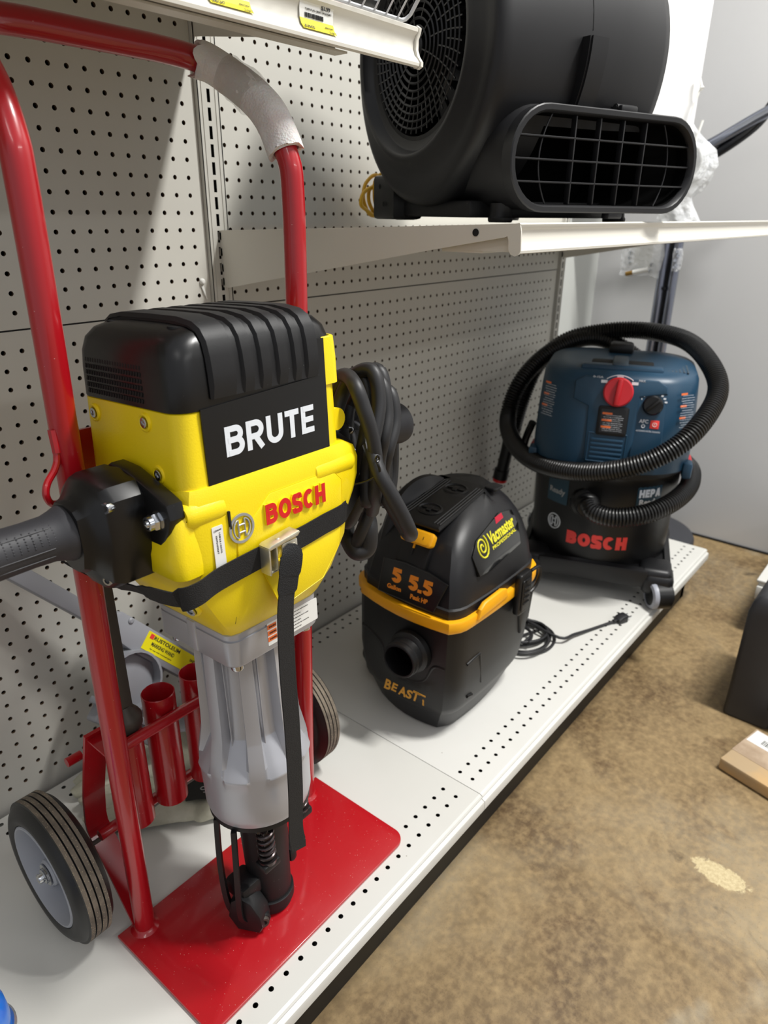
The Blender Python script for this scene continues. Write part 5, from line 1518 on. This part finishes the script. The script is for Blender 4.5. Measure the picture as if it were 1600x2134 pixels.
# clamp strap, handle, clips, feet
mb = MB()
P = []
for k in range(13):
    a = PI + .02 + .50 * (1 - k / 12) * 1.25 - .44
    P.append((.052, DC.y + (RD + .012) * math.cos(a), DC.z + (RD + .012) * math.sin(a) * -1 * -1))
P = [(-.008, DC.y - (RD + .010) * math.cos(t), DC.z - .0 + (RD + .010) * math.sin(t)) for t in [(.00 - .043 * k) for k in range(11)]]
mb.ribbon(P, (1, 0, 0), .036, .016); mb.ribbon([p for p in P], (1, 0, 0), .030, .021)
obj('clamp_strap', mb, M_blow, am, angle=30)
mb = MB(); mb.tube([(-.020, DC.y - .190, DC.z - .005), (-.020, DC.y - .2005, DC.z - .005)], .0035, 12)
obj('clamp_bolt', mb, M_slot, am)
mb = MB().tube([(-.008, DC.y - (RD + .0042) * math.cos(t), DC.z + (RD + .0042) * math.sin(t)) for t in [.05 + k * .05 for k in range(16)]], .0006, 6); obj('shell_seam', mb, M_slot, am)
mb = MB()
mb.box((OX + .010, -.196, .1460), (OX + .044, -.172, .1570), .003); mb.box((OX - .020, -.190, .1460), (OX + .012, -.175, .1510), .002)
mb.lathe([(.0055, -.018), (.0055, .018)], 16, M=Matrix.Translation((OX + .027, -.184, .1535)) @ Matrix.Rotation(PI / 2, 4, 'Y'))
mb.box((OX + .010, -.196, .0060), (OX + .040, -.180, .0160), .003)
obj('outlet_clip', mb, M_blow, am, angle=30)
mb = MB(); mb.lathe([(0, -.0190), (.0040, -.0190), (.0040, -.010)], 14, M=Matrix.Translation((OX + .027, -.184, .1535)) @ Matrix.Rotation(PI / 2, 4, 'Y')); obj('clip_hole', mb, M_slot, am)
mb = MB()
mb.prism([(-.07, -.05), (.10, -.05), (.10, .05), (-.07, .05)], DC.z + .170, DC.z + .205, .010); obj('top_handle', mb, M_blow, am)
for x, y in ((-.105, -.130), (.135, -.130), (-.105, .130), (.135, .130)):
    mb = MB().lathe([(.0165, 0), (.0180, .002), (.0185, .006), (.0165, .009), (.0155, .018), (.016, .026)], 24, M=Matrix.Translation((x, y, 0))); obj('foot', mb, M_rub, am)
mb = MB(); mb.box((-.14, -.10, .006), (.15, .14, .030), .004); obj('base_tray', mb, M_rub, am)
mb = MB(); mb.prism([(-.158, .085), (-.158, .150), (-.145, .168), (-.11, .168), (-.11, .07)], .001, .070, .006); obj('cord_box', mb, M_vblk, am)
mb = MB(); mb.lathe([(0, .002), (.004, .002)], 12, M=axis((-.1585, .125, .052), (-1, 0, 0))); mb.lathe([(0, .002), (.004, .002)], 12, M=axis((-.1585, .112, .025), (-1, 0, 0))); obj('box_hole', mb, M_slot, am, split=.003)
# yellow cord bundle behind
mb = MB()
def L2(px, py, y): q = at(px, py, Y=y) - BL; return Vector((q.dot(dS), q.dot(nS), q.z))
for (a, b, c, d, y) in (((785, 365), (757, 405), (775, 458), (806, 440), .965), ((790, 385), (768, 412), (788, 462), (812, 430), .955), ((800, 362), (780, 400), (796, 455), (815, 425), .945), ((778, 390), (752, 425), (785, 460), (800, 420), .950)):
    A_, B_, C_, D_ = [L2(*p, y) for p in (a, b, c, d)]
    for q in (C_,): q.z = max(q.z, .006)
    mb.tube(crom([A_, (A_ + B_) / 2 + Vector((-.008, 0, .004)), B_, (B_ + C_) / 2 + Vector((-.006, 0, 0)), C_, D_ + Vector((.01, 0, 0)), (A_ + D_) / 2 + Vector((.02, 0, .012))], 7, True), .0036, 10, closed=True)
obj('power_cord', mb, M_ycord, am, angle=60)

# ================================================================== grey marking wand and gloves behind the truck
mw = thing('marking_wand', 'grey plastic paint marking wand with a yellow label leaning on the pegboard', 'marking wand', (.62, .96, GZ))
A0, A1 = Vector((.300, .975, -.425)), Vector((.640, .900, -.825))
ax = (A1 - A0).normalized()
WM = frame(A0, ax, (0, .25, 1))        # x down the wand, y up-left, z towards the aisle
wl = (A1 - A0).length
mb = MB()
mb.box((-.12, -.013, -.010), (.245, .013, .010), .003, M=WM)
mb.prism([(.235, .014), (.250, .026), (.485, .026), (.490, -.010), (.475, -.020), (.300, -.020), (.235, -.014)], -.012, .012, .002, M=WM)
obj('wand_arm', mb, M_gry, mw)
mb = MB()
def hoop(cx, cy, r, w0, w1, a0, a1, t=.004, n=26):
    P = [(cx + r * math.cos(a0 + (a1 - a0) * k / n), cy + r * math.sin(a0 + (a1 - a0) * k / n)) for k in range(n + 1)]
    Q = [(cx + (r - t) * math.cos(a0 + (a1 - a0) * k / n), cy + (r - t) * math.sin(a0 + (a1 - a0) * k / n)) for k in range(n + 1)]
    rr_ = [[(p[0], p[1], w0), (p[0], p[1], w1), (q[0], q[1], w1), (q[0], q[1], w0)] for p, q in zip(P, Q)]
    mb.loft(rr_, M=WM)
hoop(.325, -.060, .050, -.022, .022, 0, 2 * PI)
hoop(.440, -.055, .048, -.022, .022, -1.9, .8)
mb.box((.290, -.115, -.020), (.425, -.104, .020), .002, M=WM); mb.box((.300, -.104, -.003), (.380, -.020, .003), .001, M=WM)
mb.box((.30, -.140, -.020), (.44, -.110, .010), .004, M=WM)
for x, y in ((.27, .020), (.44, .020), (.325, -.125), (.36, -.130), (.44, -.012)): mb.lathe([(.005, .0), (.005, .0135), (.0030, .015), (0, .015)], 12, M=WM @ Matrix.Translation((x, y, 0)))
obj('can_cradle', mb, M_gry, mw)
mb = MB().prism(rrect(.080, .0155, .001, 2, .390, .006), .0120, .0126, M=WM); obj('yellow_label', mb, M_laby, mw)
mb = MB()
mb.text('RUSTOLEUM', WM @ Matrix.Translation((.355, .0150, .0127)), w=.060, h=.0065, depth=.0003, off=.02)
mb.text('MARKING WAND', WM @ Matrix.Translation((.351, .0045, .0127)), w=.052, h=.0065, depth=.0003, off=.02)
mb.text('for use with inverted paint', WM @ Matrix.Translation((.351, -.0040, .0127)), w=.050, h=.0030, depth=.0003)
mb.text('SAFE MARKING', WM @ Matrix.Translation((.433, .0120, .0127)), w=.044, h=.0045, depth=.0003, off=.01); mb.text('AS A BARRIER', WM @ Matrix.Translation((.433, .0050, .0127)), w=.040, h=.0045, depth=.0003, off=.01)
for k in range(3): mb.text('point wand at ground and pull', WM @ Matrix.Translation((.433, -.0010 - .0035 * k, .0127)), w=.040, h=.0022, depth=.0003)
obj('label_print', mb, M_ink, mw, angle=None, split=.006)
mb = MB().cbox((.320, .0150, .0128), (.008, .008, .0004), M=WM); obj('label_mark', mb, M_bosr, mw)


def glove(name, label, M, patch):
    g_ = thing('work_glove', label, 'glove', tuple(M.to_translation()), 'pair of pale work gloves')
    bm = bmesh.new()
    verts = {}
    # palm and cuff as a soft slab, fingers and thumb as rounded bars, merged by remeshing
    m_ = MB()
    m_.box((-.050, -.045, .004), (.050, .045, .030), .012, 4); m_.box((-.115, -.050, .004), (-.045, .050, .026), .010, 3)
    for k, (l_, y) in enumerate(((.060, -.034), (.072, -.012), (.070, .011), (.055, .033))):
        m_.tube([(.040, y, .016), (.060 + l_ * .5, y * 1.12, .020), (.045 + l_, y * 1.2, .013)], [.013, .012, .0095], 10)
    m_.tube([(-.020, -.040, .016), (.010, -.064, .018), (.040, -.076, .014)], [.014, .013, .010], 10)
    me = bpy.data.meshes.new('work_glove'); me.from_pydata([tuple(v) for v in m_.v], [], m_.f)
    o = bpy.data.objects.new('g', me); COL.objects.link(o)
    rm = o.modifiers.new('r', 'REMESH'); rm.mode = 'VOXEL'; rm.voxel_size = .0035
    sm = o.modifiers.new('s', 'SMOOTH'); sm.iterations = 6
    dg = bpy.context.evaluated_depsgraph_get(); me2 = bpy.data.meshes.new_from_object(o.evaluated_get(dg))
    mb = MB(); mb.add([v.co.copy() for v in me2.vertices], [tuple(p.vertices) for p in me2.polygons])
    for i, v in enumerate(mb.v):
        v.z += .004 * math.sin(v.x * 55 + v.y * 30) * (v.z > .012) + .003 * math.sin(v.y * 120 + v.x * 40) * (v.z > .012)
        v.z = max(v.z, .001)
        mb.v[i] = M @ v
    bpy.data.objects.remove(o); bpy.data.meshes.remove(me); bpy.data.meshes.remove(me2)
    obj('glove_body', mb, M_glove, g_, angle=80)
    mb = MB(); mb.tube(crom([M @ Vector(p) for p in ((-.116, -.050, .008), (-.117, 0, .024), (-.116, .050, .008))], 6), .0035, 8); obj('cuff_hem', mb, M_glove, g_)
    if patch:
        mb = MB(); mb.ribbon([M @ Vector(p) for p in ((-.108, .0, .0295), (-.080, .0, .0310), (-.052, 0, .0345), (-.035, 0, .0350))], M.to_3x3() @ Vector((0, 1, 0)), .062, .0012); obj('knuckle_patch', mb, M_blk_fab, g_)
        mb = MB().text('S', M @ Matrix.Translation((-.062, .012, .0350)) @ Matrix.Rotation(.5, 4, 'Z'), h=.014, depth=.0004); obj('patch_print', mb, M_slvp, g_)


glove('work_glove', 'pale work glove lying flat on the white deck under the tool sockets', Matrix.Translation((.465, .915, GZ)) @ Matrix.Rotation(2.97, 4, 'Z') @ Matrix.Scale(1.0, 4), False)
glove('work_glove', 'pale work glove with a black cuff patch beside the hammer barrel on the deck', Matrix.Translation((.440, .820, GZ + .001)) @ Matrix.Rotation(2.50, 4, 'Z') @ Matrix.Scale(1.05, 4), True)

# ================================================================== blue-capped can, lower left
cn = thing('paint_can', 'white can with a shiny blue cap at the lower left edge of the deck', 'paint can', (.085, .605, GZ))
CXY = Vector((.085, .605, 0))
mb = MB().lathe([(.030, GZ + .001), (.033, GZ + .003), (.033, GZ + .110), (.0345, GZ + .112), (.0345, GZ + .115), (.0325, GZ + .117), (.0300, GZ + .114), (0, GZ + .114)], 40, M=Matrix.Translation(CXY)); obj('can_body', mb, M_can, cn)
mb = MB().lathe([(.0334, GZ + .004), (.0334, GZ + .108)], 40, M=Matrix.Translation(CXY), cap=False); obj('paper_label', mb, M_pap, cn)
mb = MB().lathe([(.0300, GZ + .114), (.0305, GZ + .130), (.0290, GZ + .150), (.0240, GZ + .160), (.012, GZ + .164), (0, GZ + .165)], 40, M=Matrix.Translation(CXY)); obj('blue_cap', mb, M_bluec, cn)

# ================================================================== far stand with round base
fs = thing('pedestal_stand', 'white panel on twin chrome poles with a round black base in the corner', 'stand', (2.31, .735, ZF))
mb = MB().lathe([(.0, ZF), (.185, ZF), (.192, ZF + .006), (.192, ZF + .048), (.186, ZF + .058), (.170, ZF + .062), (0, ZF + .064)], 64, M=Matrix.Translation((2.300, .735, 0))); obj('round_base', mb, M_base, fs)
mb = MB().cbox((2.30, .745, ZF + .070), (.10, .12, .014), .003); mb.lathe([(.006, 0), (.006, .012), (0, .012)], 12, M=Matrix.Translation((2.27, .700, ZF + .072))); mb.lathe([(.008, 0), (.008, .012), (0, .012)], 6, M=Matrix.Translation((2.22, .670, ZF + .062))); obj('base_bracket', mb, M_chr, fs)
for dy in (.785, .749):
    mb = MB().tube([(2.3, dy, ZF + .06), (2.3, dy, .012)], .0135, 20); obj('pole', mb, mat('pole_chrome', '8b8f9c', .2, metal=.9) if dy > .77 else bpy.data.materials['pole_chrome'], fs)
mb = MB().box((2.296, .750, ZF + .07), (2.304, .784, .010)); mb.lathe([(.006, 0), (.006, .004), (0, .005)], 12, M=axis((2.288, .767, -.21), (-1, 0, 0))); obj('pole_spacer', mb, M_gal, fs)
mb = MB().box((2.255, .757, .0125), (2.290, 1.075, 1.10), .010, 4); obj('white_panel', mb, M_pan, fs, angle=40)
mb = MB().box((2.262, .79, .004), (2.284, 1.06, .0125)); obj('panel_foot', mb, M_kick, fs)
mb = MB().tube(crom([(2.33, .765, .165), (2.33, .70, .195), (2.31, .60, .245), (2.27, .50, .285)], 6), .0150, 14); obj('chrome_arm', mb, bpy.data.materials['pole_chrome'], fs)
mb = MB().tube(crom([(2.345, .770, .135), (2.345, .70, .165), (2.33, .61, .225), (2.31, .56, .285), (2.30, .50, .36)], 6), .0140, 14); obj('black_arm', mb, M_gal, fs)


def bag(name, label, outline, o, x, y, z0, thick, m, seed, cr=.5):
    """crumpled bag: outline is (y, z) half-widths from top to bottom"""
    random.seed(seed)
    t_ = thing(name, label, 'plastic bag', o); rings = []; n = 40
    ph = [random.uniform(0, 6) for _ in range(6)]
    for i, (yc, zc, hw) in enumerate(outline):
        r_ = []
        for k in range(n):
            a = 2 * PI * k / n
            f = 1 + .10 * math.sin(5 * a + ph[0] + i * .9) + .07 * math.sin(9 * a + ph[1] - i * 1.4) + .05 * math.sin(15 * a + ph[2] + i)
            r_.append((x + thick * math.sin(a) * f * min(1, hw / .02), yc + hw * math.cos(a) * f, zc + .004 * math.sin(3 * a + ph[3] + i)))
        rings.append(r_)
    S = []
    for i in range(len(rings) - 1):
        for k in range(3): S.append([tuple(Vector(a).lerp(Vector(b), k / 3)) for a, b in zip(rings[i], rings[i + 1])])
    S.append(rings[-1])
    obj('film', MB().loft(S), m, t_, angle=70)
    return t_


b1 = bag('plastic_bag', 'crumpled milky plastic bag hanging at the edge of the white panel', [(.752, .235, .008), (.748, .215, .020), (.742, .190, .040), (.730, .165, .055), (.722, .13, .060), (.722, .095, .052), (.735, .065, .045), (.742, .045, .032), (.745, .020, .042), (.738, -.010, .055), (.730, -.022, .058)], (2.23, .745, .24), 2.225, .74, 0, .022, M_film, 3)
mb = MB(); 
for k in range(3): mb.tube([(2.200 - k * .004, .712 + k * .006 + .035 * math.cos(a), .130 + .045 * math.sin(a)) for a in [j * PI / 14 for j in range(28)]], .0045, 8, closed=True)
obj('coiled_tube', mb, M_film, b1)
mb = MB().tube([(2.20, .722, .165), (2.20, .707, .235)], .0030, 8); obj('white_tie', mb, M_pap, b1)
mb = MB().tube(crom([(2.245, .752, .35), (2.24, .742, .33), (2.24, .736, .315), (2.24, .742, .31), (2.24, .750, .28), (2.24, .755, .25)], 6), .0030, 8); mb.lathe([(0, -.006), (.006, 0), (0, .006)], 10, M=Matrix.Translation((2.238, .736, .318))); obj('tie_string', mb, M_pap, b1)
b2 = bag('plastic_bag', 'clear bag with papers and small hardware taped to the chrome poles', [(.842, -.040, .045), (.842, -.075, .056), (.843, -.11, .058), (.846, -.150, .060), (.850, -.176, .058)], (2.27, .84, -.04), 2.268, .84, 0, .008, M_clear, 8)
mb = MB().box((2.264, .812, -.148), (2.2655, .870, -.045)); obj('folded_paper', mb, M_pap, b2)
mb = MB().tube([(2.262, .816, -.154), (2.262, .862, -.166)], .0075, 10); obj('white_tube', mb, M_pap, b2)
mb = MB().tube([(2.262, .862, -.166), (2.262, .884, -.172)], .0065, 10); obj('brass_fitting', mb, M_brass, b2)
mb = MB(); 
for y, z in ((.876, -.11), (.878, -.125), (.806, -.142), (.808, -.16), (.874, -.14)): hexnut(mb, (2.262, y, z), (-1, .3, .2), .006, .006)
obj('loose_nuts', mb, M_chr, b2)
b3 = bag('plastic_bag', 'tiny clear bag of screws on the right side of the chrome poles', [(.742, -.095, .012), (.741, -.115, .015), (.741, -.14, .014), (.742, -.155, .011)], (2.28, .74, -.1), 2.285, .74, 0, .006, M_clear, 12)
mb = MB()
for y, z in ((.742, -.103), (.737, -.115), (.745, -.128), (.739, -.142), (.744, -.147)): hexnut(mb, (2.276, y, z), (-1, -.3, .4), .0055, .006)
obj('loose_screws', mb, M_chr, b3)

# ================================================================== right side: low platform, case, cardboard
pf = thing('display_platform', 'low white metal platform corner at the right edge', 'platform', (2.2, 0, ZF))
mb = MB(); mb.box((1.930, -1.2, -.912), (2.50, .275, -.905), .001); mb.box((1.925, -1.2, -.960), (2.50, .272, -.922), .003); mb.box((1.934, -1.2, -.924), (2.50, .270, -.911)); obj('platform_tray', mb, M_white, pf)
mb = MB().box((1.965, -1.2, ZF), (2.49, .235, -.960)); obj('platform_plinth', mb, M_kick, pf)
cs = thing('storage_case', 'tall dark grey plastic case standing on the floor at the right edge', 'plastic case', (1.64, .16, ZF))
mb = MB()
zt = -.768
CM = Matrix(((0, 0, 1, 0), (1, 0, 0, 0), (0, 1, 0, 0), (0, 0, 0, 1)))
mb.loft([[(x, y, z) for x, y in rrect(.115, .0480, .012, 4, 1.648, .1720)] for z in (ZF, )] + [[(x, y, z) for x, y in rrect(a_, b_, .012, 4, 1.648, .1720)] for z, a_, b_ in ((ZF + .004, .118, .050), (-.80, .118, .049), (-.775, .116, .044), (-.762, .112, .036), (-.756, .106, .026))])
obj('case_half', mb, M_case, cs, angle=32)
mb = MB()
mb.loft([[(x, y, z) for x, y in rrect(a_, b_, .012, 4, 1.648, .065)] for z, a_, b_ in ((ZF, .115, .0520), (ZF + .004, .118, .055), (-.79, .118, .054), (-.765, .114, .047), (-.756, .106, .034))])
obj('case_half', mb, M_case, cs, angle=32)
mb = MB()
for z in (-.86, -1.0): mb.box((1.526, .108, z - .02), (1.532, .135, z + .02), .002)
obj('case_hinge', mb, M_vblk, cs)
cb = thing('cardboard_sheet', 'flat tan cardboard piece with a white barcode label on the floor', 'cardboard', (1.35, .07, ZF))
CBM = frame((1.337, .1775, ZF + .001), (.94, -.235, 0), (.29, .95, 0))
rot_ = math.atan2(.143 - .175, 1.464 - 1.336)
CBM = Matrix.Translation((1.336, .1765, ZF + .001)) @ Matrix.Rotation(-.245, 4, 'Z')
mb = MB(); mb.box((0, -.30, 0), (.150, 0, .028), .004, M=CBM); obj('board', mb, M_card, cb)
mb = MB().box((.045, -.30, .028), (.149, -.001, .0286), M=CBM); obj('printed_face', mb, M_cardw, cb)
mb = MB().box((.098, -.12, .0286), (.146, -.004, .0290), M=CBM); obj('barcode_label', mb, M_pap, cb)
mb = MB()
random.seed(2); y = -.030
while y > -.11:
    w_ = random.choice((.0012, .002, .0008)); mb.box((.108, y - w_, .0290), (.126, y, .0293), M=CBM); y -= w_ + random.choice((.0012, .002))
mb.text('4002395', CBM @ Matrix.Translation((.134, -.07, .0290)) @ Matrix.Rotation(-PI / 2, 4, 'Z'), w=.05, h=.005, depth=.0003)
obj('barcode_print', mb, M_ink, cb, angle=None)

# ================================================================== raise everything onto the floor level
for o in list(COL.objects):
    if '_b' in o: del o['_b']
    if o.parent is None and o.type in ('MESH', 'EMPTY') : o.location.z += EYE
